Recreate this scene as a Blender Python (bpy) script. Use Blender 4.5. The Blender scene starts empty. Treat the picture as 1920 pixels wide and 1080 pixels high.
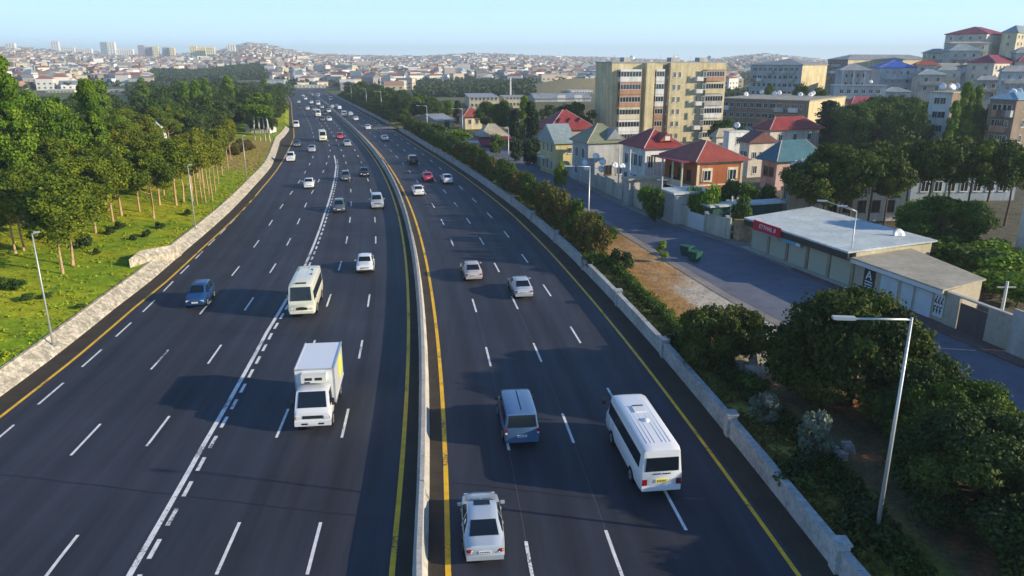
import bpy, math, random
import numpy as np
from mathutils import Vector, Matrix

# ------------------------------------------------------------------ camera, sky, sun, exposure
C = bpy.context.scene.collection
sc = bpy.context.scene
R = math.radians
F = 1400.0; PITCH = math.atan(425 / F); CH = 20.0
SP, CP = math.sin(PITCH), math.cos(PITCH)
cam = bpy.data.objects.new('camera', bpy.data.cameras.new('camera')); C.objects.link(cam)
cam.location = (0, 0, CH); cam.rotation_euler = (math.pi / 2 - PITCH, 0, 0)
cam.data.sensor_width = 36; cam.data.lens = F / 1920 * 36
cam.data.clip_start = 0.5; cam.data.clip_end = 30000
sc.camera = cam
SUN_EL, SUN_AZ = 18.5, 12.0          # the sun stands to the right, a little behind the camera
w = bpy.data.worlds.new('World'); sc.world = w; w.use_nodes = True
nt = w.node_tree; bg = nt.nodes['Background']
sky = nt.nodes.new('ShaderNodeTexSky'); sky.sky_type = 'NISHITA'; sky.sun_disc = False
sky.sun_elevation = R(SUN_EL); sky.sun_rotation = R(90 + SUN_AZ)
sky.air_density = 1.25; sky.dust_density = 0.6; sky.ozone_density = 2.2
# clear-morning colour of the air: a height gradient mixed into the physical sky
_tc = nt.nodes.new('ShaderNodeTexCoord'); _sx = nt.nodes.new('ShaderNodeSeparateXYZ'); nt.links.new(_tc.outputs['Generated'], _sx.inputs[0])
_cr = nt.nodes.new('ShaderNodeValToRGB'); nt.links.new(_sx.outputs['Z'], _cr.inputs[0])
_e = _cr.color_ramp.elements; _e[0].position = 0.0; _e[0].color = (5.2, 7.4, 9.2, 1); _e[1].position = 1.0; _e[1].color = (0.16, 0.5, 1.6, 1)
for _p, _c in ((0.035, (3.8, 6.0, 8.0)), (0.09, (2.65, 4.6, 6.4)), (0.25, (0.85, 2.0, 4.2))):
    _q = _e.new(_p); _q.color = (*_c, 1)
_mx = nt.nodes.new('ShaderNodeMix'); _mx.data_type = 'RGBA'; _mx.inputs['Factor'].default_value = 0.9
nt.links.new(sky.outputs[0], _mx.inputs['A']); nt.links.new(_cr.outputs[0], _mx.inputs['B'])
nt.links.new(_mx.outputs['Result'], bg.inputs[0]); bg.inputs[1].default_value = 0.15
sd = bpy.data.lights.new('sun', 'SUN'); sd.energy = 5.0; sd.angle = R(0.5); sd.color = (1.0, 0.85, 0.62)
so = bpy.data.objects.new('sun', sd); C.objects.link(so)
sdir = Vector((math.cos(R(SUN_AZ)) * math.cos(R(SUN_EL)), -math.sin(R(SUN_AZ)) * math.cos(R(SUN_EL)), math.sin(R(SUN_EL))))
so.rotation_euler = sdir.to_track_quat('Z', 'Y').to_euler(); so.location = (200, -40, 120)
sc.view_settings.view_transform = 'Standard'; sc.view_settings.look = 'None'
sc.view_settings.exposure = 0.5; sc.view_settings.gamma = 1.0
try:
    sc.cycles.volume_bounces = 0; sc.cycles.max_bounces = 6; sc.cycles.diffuse_bounces = 2
    sc.cycles.glossy_bounces = 2; sc.cycles.transparent_max_bounces = 6
except Exception: pass

rng = random.Random(7)
nr = np.random.default_rng(11)

# ------------------------------------------------------------------ picture point -> place on the ground
BARP = [(25.6, -3.6), (32.9, -4.5), (52.2, -6.8), (71.3, -9.5), (88, -12.2), (101.2, -14.7), (118.7, -18.3), (146.8, -24.9), (176, -32.3), (212.4, -43.3), (285, -63.9), (353, -84.8), (413, -103.1)]
_pc = np.polyfit([p[0] for p in BARP], [p[1] for p in BARP], 5)
def M(y):
    y = np.asarray(y, float); yc = np.clip(y, 26, 405)
    d0 = np.polyval(np.polyder(_pc), 26); d1 = np.polyval(np.polyder(_pc), 405)
    return np.polyval(_pc, yc) + np.where(y < 26, (y - 26) * -0.12, 0) + np.where(y > 405, (y - 405) * -0.31, 0)
def tab(ys, vs): return lambda y: np.interp(y, ys, vs)
YT = [25, 48, 60, 80, 100, 125, 150, 175, 210, 260, 330, 400, 560]
OFF = {
 'yelL': tab([25, 40, 49, 60, 68, 81, 101, 124, 143, 174, 209, 260, 400, 560], [-26.4, -24.9, -24.5, -24.3, -23.9, -23.6, -22.7, -21.9, -21.0, -19.8, -18.3, -18.0, -16.2, -16]),
 'A': tab([25, 48, 60, 70, 82, 120, 560], [-23.9, -23.35, -23.2, -23.3, -23.2, -22.1, -15.2]),
 'A2': tab([25, 47, 59, 81, 102, 112, 175, 230, 560], [-18.9, -18.5, -18.3, -17.9, -17.6, -17.2, -13.4, -12.6, -11.6]),
 'B': tab([25, 48, 60, 82, 103, 113, 175, 230, 560], [-15.2, -14.9, -14.8, -14.3, -14.1, -13.9, -9.9, -8.9, -8.0]),
 'white': tab([25, 36, 54, 72, 101, 121, 151, 167], [-11.8, -12.0, -12.0, -11.4, -11.0, -10.4, -9.4, -9.3]),
 'C': tab([25, 62, 84, 105, 560], [-8.3, -8.0, -7.6, -7.4, -6.3]),
 'D': tab([25, 62, 84, 560], [-4.6, -4.5, -4.2, -3.4]),
 'yelM': tab([25, 62, 100, 560], [-1.15, -1.05, -0.95, -0.9]),
 'yelR': tab([25, 62, 100, 560], [1.15, 1.1, 1.15, 0.9]),
 'R1': tab([25, 50, 93, 120, 560], [4.55, 4.6, 4.6, 4.4, 3.6]),
 'R2': tab([25, 50, 93, 120, 560], [8.2, 8.2, 8.1, 7.7, 6.4]),
 'R3': tab([25, 50, 93, 120, 560], [11.8, 11.7, 11.6, 10.9, 9.0]),
 'yelRR': tab([25, 48, 77, 100, 140, 180, 370, 560], [15.4, 15.2, 14.9, 14.6, 13.4, 12.3, 10.3, 9.5]),
 'wallR': tab([25, 48, 77, 100, 140, 180, 240, 370, 560], [17.0, 16.9, 16.6, 16.1, 14.8, 13.7, 13.6, 11.8, 11]),
}
def wl(y): return OFF['yelL'](y) - np.interp(y, [25, 60, 150, 200, 230, 260, 560], [1.7, 1.6, 1.6, 3.4, 1.4, 1.2, 1.2])
def ss(x): x = np.clip(x, 0, 1); return x * x * (3 - 2 * x)
SKYX = [-400, 0, 100, 200, 300, 400, 440, 470, 500, 540, 600, 700, 780, 860, 930, 1000, 1110, 1300, 1345, 1390, 1435, 1490, 1560, 1900, 2400]
SKYY = [97, 97, 101, 105, 107, 105, 95, 88, 90, 99, 107, 109, 110, 106, 105, 109, 111, 118, 114, 109, 106, 111, 118, 122, 122]
def T(x, y):
    x = np.asarray(x, float); y = np.asarray(y, float)
    t = x - M(y)
    d = -(t - wl(y))                       # metres to the left of the revetment's foot
    zl = 0.8 + 0.1 * np.clip(d - 1.15, 0, 22)
    zl = zl * (1 - ss((d - 45) / 70)) + 0.0
    zl = np.where(d < 1.15, 0.8 * d / 1.15, zl)
    e = t - OFF['wallR'](y)
    zr = 0.62 + 31 * ss((x - 112) / 185) * ss((y - 165) / 185) * (1 - ss((y - 390) / 220))
    z = np.where(d > 0, zl, np.where(e > 0.2, zr, -0.05))
    near = 1 - ss((y - 420) / 160)
    hill = 31 * ss((x - 112) / 185) * ss((y - 165) / 185) * (1 - ss((y - 390) / 220))
    z = np.where((d > 0) | (e > 0.2), z * near + (1 - near) * hill, z)
    D = np.hypot(x, y)
    px = 960 + F * x / (np.maximum(y, 30) * CP + 6)
    crest = np.interp(px, SKYX, SKYY)
    zc = 20 + (115 - crest) / 1400 * 3500
    far = zc * np.clip((D - 640) / 2860, 0, 1.0) * np.where(D > 3500, np.clip(1 - (D - 3500) / 2500, 0.0, 1), 1)
    hump = 9 * np.exp(-((x - 48) / 45) ** 2 - ((y - 520) / 60) ** 2)
    return z + np.where(y > 100, far, 0) + hump
def tz(x, y): return float(T(x, y))
def ray(px, py):
    u = (px - 960) / F; v = (py - 540) / F
    return u, CP - v * SP, -(SP + v * CP)
def gp(px, py, z=0.0):
    a, b, c = ray(px, py); d = (z - CH) / c
    return a * d, b * d
def hit(px, py):                            # where a view ray meets the terrain
    a, b, c = ray(px, py); d = 20.0
    while d < 6000:
        if CH + c * d < tz(a * d, b * d): return a * d, b * d, tz(a * d, b * d)
        d *= 1.004
    return a * d, b * d, tz(a * d, b * d)
def atd(px, d):                             # the point at depth d below picture column px, standing on the terrain
    x = (px - 960) / F * d
    y = d / CP
    for _ in range(6):
        z = tz(x, y); y = (d - (CH - z) * SP) / CP
    return x, y, tz(x, y)

# ------------------------------------------------------------------ materials
MT = {}
def mat(name, col, rough=0.7, spec=0.3, metal=0.0, noise=None, bump=None, attr=None, trans=0.0, coat=0.0, stripes=None, stripecol=None):
    if name in MT: return MT[name]
    m = bpy.data.materials.new(name); MT[name] = m; m.use_nodes = True
    n = m.node_tree.nodes; l = m.node_tree.links; p = n['Principled BSDF']
    p.inputs['Roughness'].default_value = rough; p.inputs['Metallic'].default_value = metal
    p.inputs['Specular IOR Level'].default_value = spec
    p.inputs['Base Color'].default_value = (*col, 1)
    if coat: p.inputs['Coat Weight'].default_value = coat; p.inputs['Coat Roughness'].default_value = 0.08
    src = None
    geo = n.new('ShaderNodeNewGeometry')
    tc = n.new('ShaderNodeTexCoord')
    if attr:
        a = n.new('ShaderNodeAttribute'); a.attribute_name = attr; src = a.outputs['Color']
    if noise:                                # list of (scale, amount, detail[, stretch])
        if src is None:
            rgb = n.new('ShaderNodeRGB'); rgb.outputs[0].default_value = (*col, 1); src = rgb.outputs[0]
        for i, q in enumerate(noise):
            tn = n.new('ShaderNodeTexNoise'); tn.inputs['Scale'].default_value = q[0]; tn.inputs['Detail'].default_value = q[2]
            vec = geo.outputs['Position']
            if len(q) > 3:
                mp = n.new('ShaderNodeMapping'); mp.inputs['Scale'].default_value = q[3]; mp.inputs['Rotation'].default_value = (0, 0, R(8))
                l.new(vec, mp.inputs[0]); vec = mp.outputs[0]
            l.new(vec, tn.inputs['Vector'])
            mr = n.new('ShaderNodeMapRange'); mr.inputs[1].default_value = 0.3; mr.inputs[2].default_value = 0.7
            mr.inputs[3].default_value = 1 - q[1]; mr.inputs[4].default_value = 1 + q[1]
            l.new(tn.outputs[0], mr.inputs[0])
            mx = n.new('ShaderNodeVectorMath'); mx.operation = 'SCALE'
            l.new(src, mx.inputs[0]); l.new(mr.outputs[0], mx.inputs['Scale']); src = mx.outputs[0]
    if stripes:                              # (axis vector, scale, width)
        wv = n.new('ShaderNodeTexWave'); wv.wave_type = 'BANDS'; wv.bands_direction = stripes[0]; wv.inputs['Scale'].default_value = stripes[1]
        l.new(tc.outputs['Object'], wv.inputs['Vector'])
        bp = n.new('ShaderNodeBump'); bp.inputs['Strength'].default_value = 0.8; bp.inputs['Distance'].default_value = stripes[2]
        l.new(wv.outputs[0], bp.inputs['Height']); l.new(bp.outputs[0], p.inputs['Normal'])
        if stripecol:
            mx = n.new('ShaderNodeMix'); mx.data_type = 'RGBA'; mx.inputs['A'].default_value = (*stripecol, 1)
            if src: l.new(src, mx.inputs['B'])
            else: mx.inputs['B'].default_value = (*col, 1)
            mr = n.new('ShaderNodeMapRange'); mr.inputs[1].default_value = 0.05; mr.inputs[2].default_value = 0.35
            l.new(wv.outputs[0], mr.inputs[0]); l.new(mr.outputs[0], mx.inputs['Factor']); src = mx.outputs['Result']
    if bump:
        tn = n.new('ShaderNodeTexNoise'); tn.inputs['Scale'].default_value = bump[0]; tn.inputs['Detail'].default_value = 6
        l.new(geo.outputs['Position'], tn.inputs['Vector'])
        bp = n.new('ShaderNodeBump'); bp.inputs['Strength'].default_value = bump[1]; bp.inputs['Distance'].default_value = bump[2]
        l.new(tn.outputs[0], bp.inputs['Height']); l.new(bp.outputs[0], p.inputs['Normal'])
    if src is not None: l.new(src, p.inputs['Base Color'])
    if trans:
        tb = n.new('ShaderNodeBsdfTranslucent'); ms = n.new('ShaderNodeMixShader'); ms.inputs[0].default_value = trans
        if src is not None: l.new(src, tb.inputs[0])
        else: tb.inputs[0].default_value = (*col, 1)
        l.new(p.outputs[0], ms.inputs[1]); l.new(tb.outputs[0], ms.inputs[2])
        l.new(ms.outputs[0], n['Material Output'].inputs[0])
    return m

# ------------------------------------------------------------------ mesh helpers
class MB:
    def __init__(s): s.v = []; s.f = []; s.m = []; s.mats = []
    def mi(s, m):
        if m not in s.mats: s.mats.append(m)
        return s.mats.index(m)
    def face(s, pts, m):
        b = len(s.v); s.v += [tuple(p) for p in pts]; s.f.append(tuple(range(b, b + len(pts)))); s.m.append(s.mi(m))
    def mesh(s, vs, fs, m):
        b = len(s.v); s.v += [tuple(p) for p in vs]; k = s.mi(m)
        for f in fs: s.f.append(tuple(b + i for i in f)); s.m.append(k)
    def box(s, x0, x1, y0, y1, z0, z1, m, mtx=None):
        vs = [(x, y, z) for z in (z0, z1) for y in (y0, y1) for x in (x0, x1)]
        if mtx is not None: vs = [tuple(mtx @ Vector(p)) for p in vs]
        s.mesh(vs, [(0, 2, 3, 1), (4, 5, 7, 6), (0, 1, 5, 4), (2, 6, 7, 3), (0, 4, 6, 2), (1, 3, 7, 5)], m)
    def tube(s, pts, rad, m, n=6, cap=True):
        pts = [Vector(p) for p in pts]
        if not hasattr(rad, '__len__'): rad = [rad] * len(pts)
        vs = []; up = Vector((0, 0, 1))
        for i, p in enumerate(pts):
            d = (pts[min(i + 1, len(pts) - 1)] - pts[max(i - 1, 0)]).normalized()
            a = d.cross(up)
            if a.length < 0.05: a = d.cross(Vector((1, 0, 0)))
            a.normalize(); b = d.cross(a)
            for k in range(n):
                t = 2 * math.pi * k / n
                vs.append(p + (a * math.cos(t) + b * math.sin(t)) * rad[i])
        fs = []
        for i in range(len(pts) - 1):
            for k in range(n):
                fs.append((i * n + k, i * n + (k + 1) % n, (i + 1) * n + (k + 1) % n, (i + 1) * n + k))
        if cap: fs += [tuple(range(n - 1, -1, -1)), tuple((len(pts) - 1) * n + k for k in range(n))]
        s.mesh(vs, fs, m)
    def ell(s, c, r, m, nu=10, nv=6, half=False):
        vs = []; fs = []
        for j in range(nv + 1):
            ph = (math.pi / (2 if half else 1)) * j / nv
            for i in range(nu):
                th = 2 * math.pi * i / nu
                vs.append((c[0] + r[0] * math.sin(ph) * math.cos(th), c[1] + r[1] * math.sin(ph) * math.sin(th), c[2] + r[2] * math.cos(ph)))
        for j in range(nv):
            for i in range(nu): fs.append((j * nu + i, (j + 1) * nu + i, (j + 1) * nu + (i + 1) % nu, j * nu + (i + 1) % nu))
        s.mesh(vs, fs, m)
    def data(s, name, smooth=False):
        me = bpy.data.meshes.new(name); me.from_pydata(s.v, [], s.f)
        for m in s.mats: me.materials.append(m)
        me.polygons.foreach_set('material_index', s.m)
        if smooth: me.polygons.foreach_set('use_smooth', [True] * len(s.f))
        me.update(); return me
    def build(s, name, parent=None, smooth=False, **k): return obj(name, s.data(name, smooth), parent, **k)
def npmesh(name, V, Fq, mats, cols=None, midx=None, smooth=False):
    me = bpy.data.meshes.new(name); nv, nf, k = len(V), len(Fq), Fq.shape[1]
    me.vertices.add(nv); me.vertices.foreach_set('co', np.ascontiguousarray(V, np.float32).ravel())
    me.loops.add(nf * k); me.loops.foreach_set('vertex_index', np.ascontiguousarray(Fq, np.int32).ravel())
    me.polygons.add(nf); me.polygons.foreach_set('loop_start', np.arange(nf, dtype=np.int32) * k)
    for m in mats: me.materials.append(m)
    if midx is not None: me.polygons.foreach_set('material_index', np.ascontiguousarray(midx, np.int32))
    if smooth: me.polygons.foreach_set('use_smooth', np.ones(nf, bool))
    if not smooth: me.polygons.foreach_set('use_smooth', np.zeros(nf, bool))
    me.update(calc_edges=True)
    if cols is not None:                      # colour per vertex
        a = me.color_attributes.new('Col', 'FLOAT_COLOR', 'POINT')
        c4 = np.ones((nv, 4), np.float32); c4[:, :3] = cols; a.data.foreach_set('color', c4.ravel())
    return me
def obj(name, me, parent=None, loc=None, rz=None, label=None, cat=None, group=None, kind=None):
    o = bpy.data.objects.new(name, me); C.objects.link(o)
    if parent is not None: o.parent = parent
    if loc is not None: o.location = loc
    if rz is not None: o.rotation_euler = (0, 0, rz)
    if label: o['label'] = label
    if cat: o['category'] = cat
    if group: o['group'] = group
    if kind: o['kind'] = kind
    return o
def thing(name, label, cat, loc=(0, 0, 0), rz=0.0, group=None): return obj(name, None, None, loc, rz, label, cat, group)
def copy_tree(o, parent=None):
    c = o.copy(); C.objects.link(c)
    if parent is not None: c.parent = parent
    for ch in o.children: copy_tree(ch, c)
    return c

# ------------------------------------------------------------------ ground
def rows():
    ys = [-60, -30, 0, 10, 18]; y = 22.0
    while y < 200: ys.append(y); y += 0.8 if y < 110 else 1.6
    while y < 620: ys.append(y); y += 5
    while y < 7500: ys.append(y); y *= 1.035
    return np.array(ys + [9000.0])
YS = rows()
def offcols():
    a = list(np.arange(0.4, 46, 0.8)); x = 46.5; g = 1.2
    while x < 6500: a.append(x); x += g; g *= 1.075
    return np.array(a + [9000.0])
AC = offcols()
GX = []; GY = []
for y in YS:
    L = float(wl(y)); W = float(OFF['wallR'](y)) + 0.1; m = float(M(y))
    left = m + L - np.concatenate([[1.15], 1.15 + AC])
    mid = m + np.array([L, L + 0.02, -5, 5, W, W + 0.15])
    right = m + W + 0.15 + AC
    GX.append(np.concatenate([left[::-1], mid, right])); GY.append(np.full(len(GX[-1]), y))
GX = np.array(GX); GY = np.array(GY); GZ = T(GX, GY)
nc = GX.shape[1]; nl = len(AC) + 1
_nr = GY[:, nl] < 560
GZ[_nr, nl] = -0.05; GZ[_nr, nl + 4] = -0.05; GZ[:, nl + 5] = T(GX[:, nl + 5] + 0.5, GY[:, nl + 5])
# colours of the ground itself
def fbm(x, y, s, seed):
    r = np.random.default_rng(seed); z = np.zeros_like(x); a = 1.0
    for k in range(4):
        for _ in range(3):
            th = r.uniform(0, 6.28); ph = r.uniform(0, 6.28)
            z += a * np.sin((x * math.cos(th) + y * math.sin(th)) / s * 6.28 + ph + 1.7 * np.sin((x * math.sin(th) - y * math.cos(th)) / s * 2.9 + ph))
        s /= 2.1; a *= 0.6
    return z / 3.5
def mixc(a, b, k): return a * (1 - k[..., None]) + b * k[..., None]
t_ = GX - M(GY); dL = -(t_ - wl(GY)); eR = t_ - OFF['wallR'](GY)
grassA = np.array([0.17, 0.26, 0.012]); grassB = np.array([0.34, 0.34, 0.018]); grassC = np.array([0.11, 0.22, 0.014])
n1 = fbm(GX, GY, 19, 1); n2 = fbm(GX, GY, 7, 2); n3 = fbm(GX, GY, 60, 3)
gl = mixc(grassA, grassB, ss(0.5 + 0.6 * n1)); gl = mixc(gl, grassC, ss(0.2 + 0.7 * n2) * 0.6)
gl = mixc(gl, np.array([0.30, 0.20, 0.07]), ss((GY - 128) / 14) * ss((19 - dL) / 9) * (1 - ss((GY - 175) / 25)))
gl = mixc(gl, np.array([0.26, 0.2, 0.12]), ss(n1 - 0.9))
dry = np.array([0.36, 0.19, 0.06]); soil = np.array([0.17, 0.12, 0.07]); lot = np.array([0.47, 0.41, 0.32]); vg = np.array([0.17, 0.19, 0.03])
vg2 = np.array([0.34, 0.26, 0.07])
gr = mixc(vg, vg2, ss(0.5 + 0.8 * n2))
gr = mixc(gr, np.array([0.15, 0.12, 0.06]), ss((eR - 3.4) / 1.5))
lotm = ss((eR - 4.0 + 0.4 * n2) / 1.2) * ss((GY - 42) / 5) * (1 - ss((GY - 79) / 5))
gr = mixc(gr, lot * 1.0, lotm)
drym = ss((eR - 2.8 + .5 * n2) / 1) * ss((GY - 63 + 1.5 * n2) / 5) * (1 - ss((GY - 84) / 6)) * (1 - ss((eR - 7.6 + n2) / 2.0)) 
drym = np.maximum(drym * 1.0, ss((eR - 3.2) / .8) * (1 - ss((eR - 5.6) / .8)) * ss((GY - 48) / 4) * (1 - ss((GY - 66) / 4)))
gr = mixc(gr, dry, drym * .9)
gr = mixc(gr, np.array([0.40, 0.16, 0.07]), ss(1.4 * fbm(GX, GY, 5, 8) - .1) * ss((eR - 3.6) / .8) * (1 - ss((GY - 44) / 4)) * .9)
gr = mixc(gr, np.array([0.13, 0.12, 0.085]), ss((GX - 33) / 4))
farc = mixc(np.array([0.16, 0.15, 0.10]), np.array([0.09, 0.12, 0.05]), ss(0.5 + 0.8 * n3))
col = np.where((t_ < 0)[..., None], gl, gr)
kf = ss((GY - 300) / 120); col = mixc(col, farc, np.maximum(kf, ss((dL - 60) / 60)))
hump = np.exp(-((GX - 48) / 60) ** 2 - ((GY - 520) / 75) ** 2); col = mixc(col, np.array([0.30, 0.25, 0.13]), ss(hump * 1.4))
nR, nC = GX.shape
V = np.stack([GX, GY, GZ], -1).reshape(-1, 3)
ii = (np.arange(nR - 1)[:, None] * nC + np.arange(nC - 1)[None, :]).ravel()
Fq = np.stack([ii, ii + 1, ii + nC + 1, ii + nC], 1)
gm = mat('ground_soil_grass', (0.1, 0.1, 0.05), 0.95, 0.1, noise=[(0.9, 0.28, 6), (5.0, 0.3, 5)], bump=(3.0, 0.5, 0.12), attr='Col')
obj('ground', npmesh('ground', V, Fq, [gm], col.reshape(-1, 3), smooth=True), kind='structure')

# ------------------------------------------------------------------ highway and its markings
asph = mat('asphalt', (0.0255, 0.0285, 0.041), 0.66, 0.38, noise=[(0.10, 0.16, 4), (0.55, 0.16, 5, (3.2, 0.10, 1)), (14, 0.12, 3)], bump=(30, 0.15, 0.01))
gut = mat('gutter_asphalt', (0.055, 0.045, 0.034), 0.85, 0.2, noise=[(0.8, 0.2, 5), (6, 0.15, 4)])
def wear(m, amt):
    n = m.node_tree.nodes; l = m.node_tree.links; p = n['Principled BSDF']; uv = n.new('ShaderNodeUVMap'); uv.uv_map = 'lane'
    sx_ = n.new('ShaderNodeSeparateXYZ'); l.new(uv.outputs[0], sx_.inputs[0])
    def mth(op, a, b=None, c=None):
        q = n.new('ShaderNodeMath'); q.operation = op
        for i, v_ in enumerate((a, b, c)):
            if v_ is None: continue
            if isinstance(v_, (int, float)): q.inputs[i].default_value = v_
            else: l.new(v_, q.inputs[i])
        return q.outputs[0]
    tr = mth('COSINE', mth('MULTIPLY', mth('SUBTRACT', sx_.outputs[0], 2.0), 2 * math.pi / 1.785)); oil = mth('COSINE', mth('MULTIPLY', mth('SUBTRACT', sx_.outputs[0], 2.9), 2 * math.pi / 3.57))
    def nz(su, sv, det):
        mp = n.new('ShaderNodeMapping'); mp.inputs['Scale'].default_value = (su, sv, 1); l.new(uv.outputs[0], mp.inputs[0]); t = n.new('ShaderNodeTexNoise'); t.inputs['Scale'].default_value = 1; t.inputs['Detail'].default_value = det; l.new(mp.outputs[0], t.inputs['Vector']); return t.outputs[0]
    n1_ = nz(.35, .012, 4); n2_ = nz(2.2, .03, 5); n3_ = nz(.22, .22, 5); n4_ = nz(.12, .05, 2)
    k = mth('ADD', mth('MULTIPLY', mth('MULTIPLY', tr, n1_), .20 * amt), mth('MULTIPLY', mth('MULTIPLY', oil, n1_), -.14 * amt))
    k = mth('ADD', k, mth('MULTIPLY', mth('SUBTRACT', n2_, .5), .75 * amt)); k = mth('ADD', k, mth('MULTIPLY', mth('SUBTRACT', n3_, .5), .5 * amt)); k = mth('ADD', k, mth('MULTIPLY', mth('SUBTRACT', n4_, .5), .9 * amt)); k = mth('ADD', k, 1.0)
    src = p.inputs['Base Color'].links[0].from_socket; mx = n.new('ShaderNodeVectorMath'); mx.operation = 'SCALE'; l.new(src, mx.inputs[0]); l.new(k, mx.inputs['Scale'])
    wm2 = n.new('ShaderNodeMix'); wm2.data_type = 'RGBA'; wm2.inputs['A'].default_value = (1, 1, 1, 1); wm2.inputs['B'].default_value = (1.12, 1.0, .92, 1); mr = n.new('ShaderNodeMapRange'); mr.inputs[1].default_value = .45; mr.inputs[2].default_value = .62; l.new(nz(.25, .02, 3), mr.inputs[0]); l.new(mr.outputs[0], wm2.inputs['Factor'])
    mu = n.new('ShaderNodeVectorMath'); mu.operation = 'MULTIPLY'; l.new(mx.outputs[0], mu.inputs[0]); l.new(wm2.outputs['Result'], mu.inputs[1]); l.new(mu.outputs[0], p.inputs['Base Color'])
    l.new(mth('ADD', mth('MULTIPLY', k, -.12), .80), p.inputs['Roughness'])
def worn(m, thr, dirt):
    n = m.node_tree.nodes; l = m.node_tree.links; p = n['Principled BSDF']; g = n.new('ShaderNodeNewGeometry'); t = n.new('ShaderNodeTexNoise'); t.inputs['Scale'].default_value = 7; t.inputs['Detail'].default_value = 8; t.inputs['Roughness'].default_value = .75
    l.new(g.outputs['Position'], t.inputs['Vector']); t2 = n.new('ShaderNodeTexNoise'); t2.inputs['Scale'].default_value = .35; l.new(g.outputs['Position'], t2.inputs['Vector'])
    ad = n.new('ShaderNodeMath'); ad.operation = 'ADD'; l.new(t.outputs[0], ad.inputs[0]); l.new(t2.outputs[0], ad.inputs[1]); mr = n.new('ShaderNodeMapRange'); mr.inputs[1].default_value = thr; mr.inputs[2].default_value = thr + .10; l.new(ad.outputs[0], mr.inputs[0])
    mx = n.new('ShaderNodeMix'); mx.data_type = 'RGBA'; l.new(p.inputs['Base Color'].links[0].from_socket, mx.inputs['A']); mx.inputs['B'].default_value = (*dirt, 1); l.new(mr.outputs[0], mx.inputs['Factor']); l.new(mx.outputs['Result'], p.inputs['Base Color'])
wear(asph, 1.0)
white = mat('road_paint_white', (0.72, 0.72, 0.70), 0.6, 0.3, noise=[(2.5, 0.15, 5)])
yellow = mat('road_paint_yellow', (0.80, 0.47, 0.02), 0.6, 0.3, noise=[(1.5, 0.16, 5)]); worn(white, 1.10, (.12, .12, .13)); worn(yellow, 1.12, (.14, .10, .04))
seam_m = mat('road_seal', (0.012, 0.012, 0.014), .5, .4); joint_m = mat('road_joint', (0.13, 0.13, 0.13), .8, .2)
def yseq(a, b): 
    out = [a]; y = a
    while y < b: y += 2 if y < 150 else 6; out.append(min(y, b))
    return out
def strip(name, fa, fb, a, b, z, m, kind='structure', label=None, mb=None):
    own = mb is None
    if own: mb = MB()
    ys = yseq(a, b); v = []; f = []
    q = 1 if not own else 8
    for i, y in enumerate(ys):
        a_, b_ = float(fa(y)), float(fb(y)); v += [(a_ + (b_ - a_) * j / q, y, z) for j in range(q + 1)]
    for i in range(len(ys) - 1):
        for j in range(q): k_ = (q + 1) * i + j; f.append((k_, k_ + 1, k_ + q + 2, k_ + q + 1))
    mb.mesh(v, f, m)
    if own:
        o = mb.build(name, kind=kind); uvl = o.data.uv_layers.new(name='lane')
        for lp in o.data.loops:
            c = o.data.vertices[lp.vertex_index].co; uvl.data[lp.index].uv = (c.x - float(M(c.y)), c.y)
        return o
strip('highway_road', lambda y: M(y) + wl(y) + .02, lambda y: M(y) + OFF['wallR'](y) + .05, -30, 575, 0.0, asph)
mb = MB()
strip('', lambda y: M(y) + wl(y) + .02, lambda y: M(y) + OFF['yelL'](y) - .25, -30, 400, 0.006, gut, mb=mb)
strip('', lambda y: M(y) + OFF['yelRR'](y) + .3, lambda y: M(y) + OFF['wallR'](y), -30, 400, 0.006, gut, mb=mb)
strip('', lambda y: M(y) - .95, lambda y: M(y) + .95, -30, 400, 0.006, gut, mb=mb)
mb.build('road_shoulder', kind='structure')
mb = MB()
def line(k, wd, a, b, m, z=0.012, d=0):
    strip('', lambda y: M(y) + OFF[k](y) - wd / 2 + d, lambda y: M(y) + OFF[k](y) + wd / 2 + d, a, b, z, m, mb=mb)
line('yelL', .22, -30, 520, yellow); line('yelM', .24, -30, 520, yellow); line('yelR', .24, -30, 520, yellow); line('yelRR', .2, -30, 236, yellow)
line('yelRR', .2, 262, 520, yellow)
line('white', .26, -30, 167, white)
y = 22.0
while y < 100: line('white', .2, y, y + 1.35, white, d=.42); y += 2.35
y = 100.0
while y < 160: line('white', .16, y, y + 1.2, white, d=.4); y += 2.35
for k, ph, ye in (('A', 0, 115), ('A2', 0, 330), ('B', .4, 330), ('C', 2.4, 330), ('D', 2.4, 330), ('R1', .7, 330), ('R2', 1.4, 330), ('R3', 4.6, 330)):
    if k == 'A':
        y = 35.6
        while y < ye: line(k, .15, y, y + 3.2, white); y += 5.85
        continue
    base = {'A2': 12.2, 'B': 13.2, 'C': 2.6, 'D': 2.6, 'R1': 1.2, 'R2': 2.0, 'R3': 5.6}[k]
    y = base
    while y < ye: line(k, .15, y, y + 3.6, white); y += 11.55
mb.build('road_marking', kind='structure')

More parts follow.
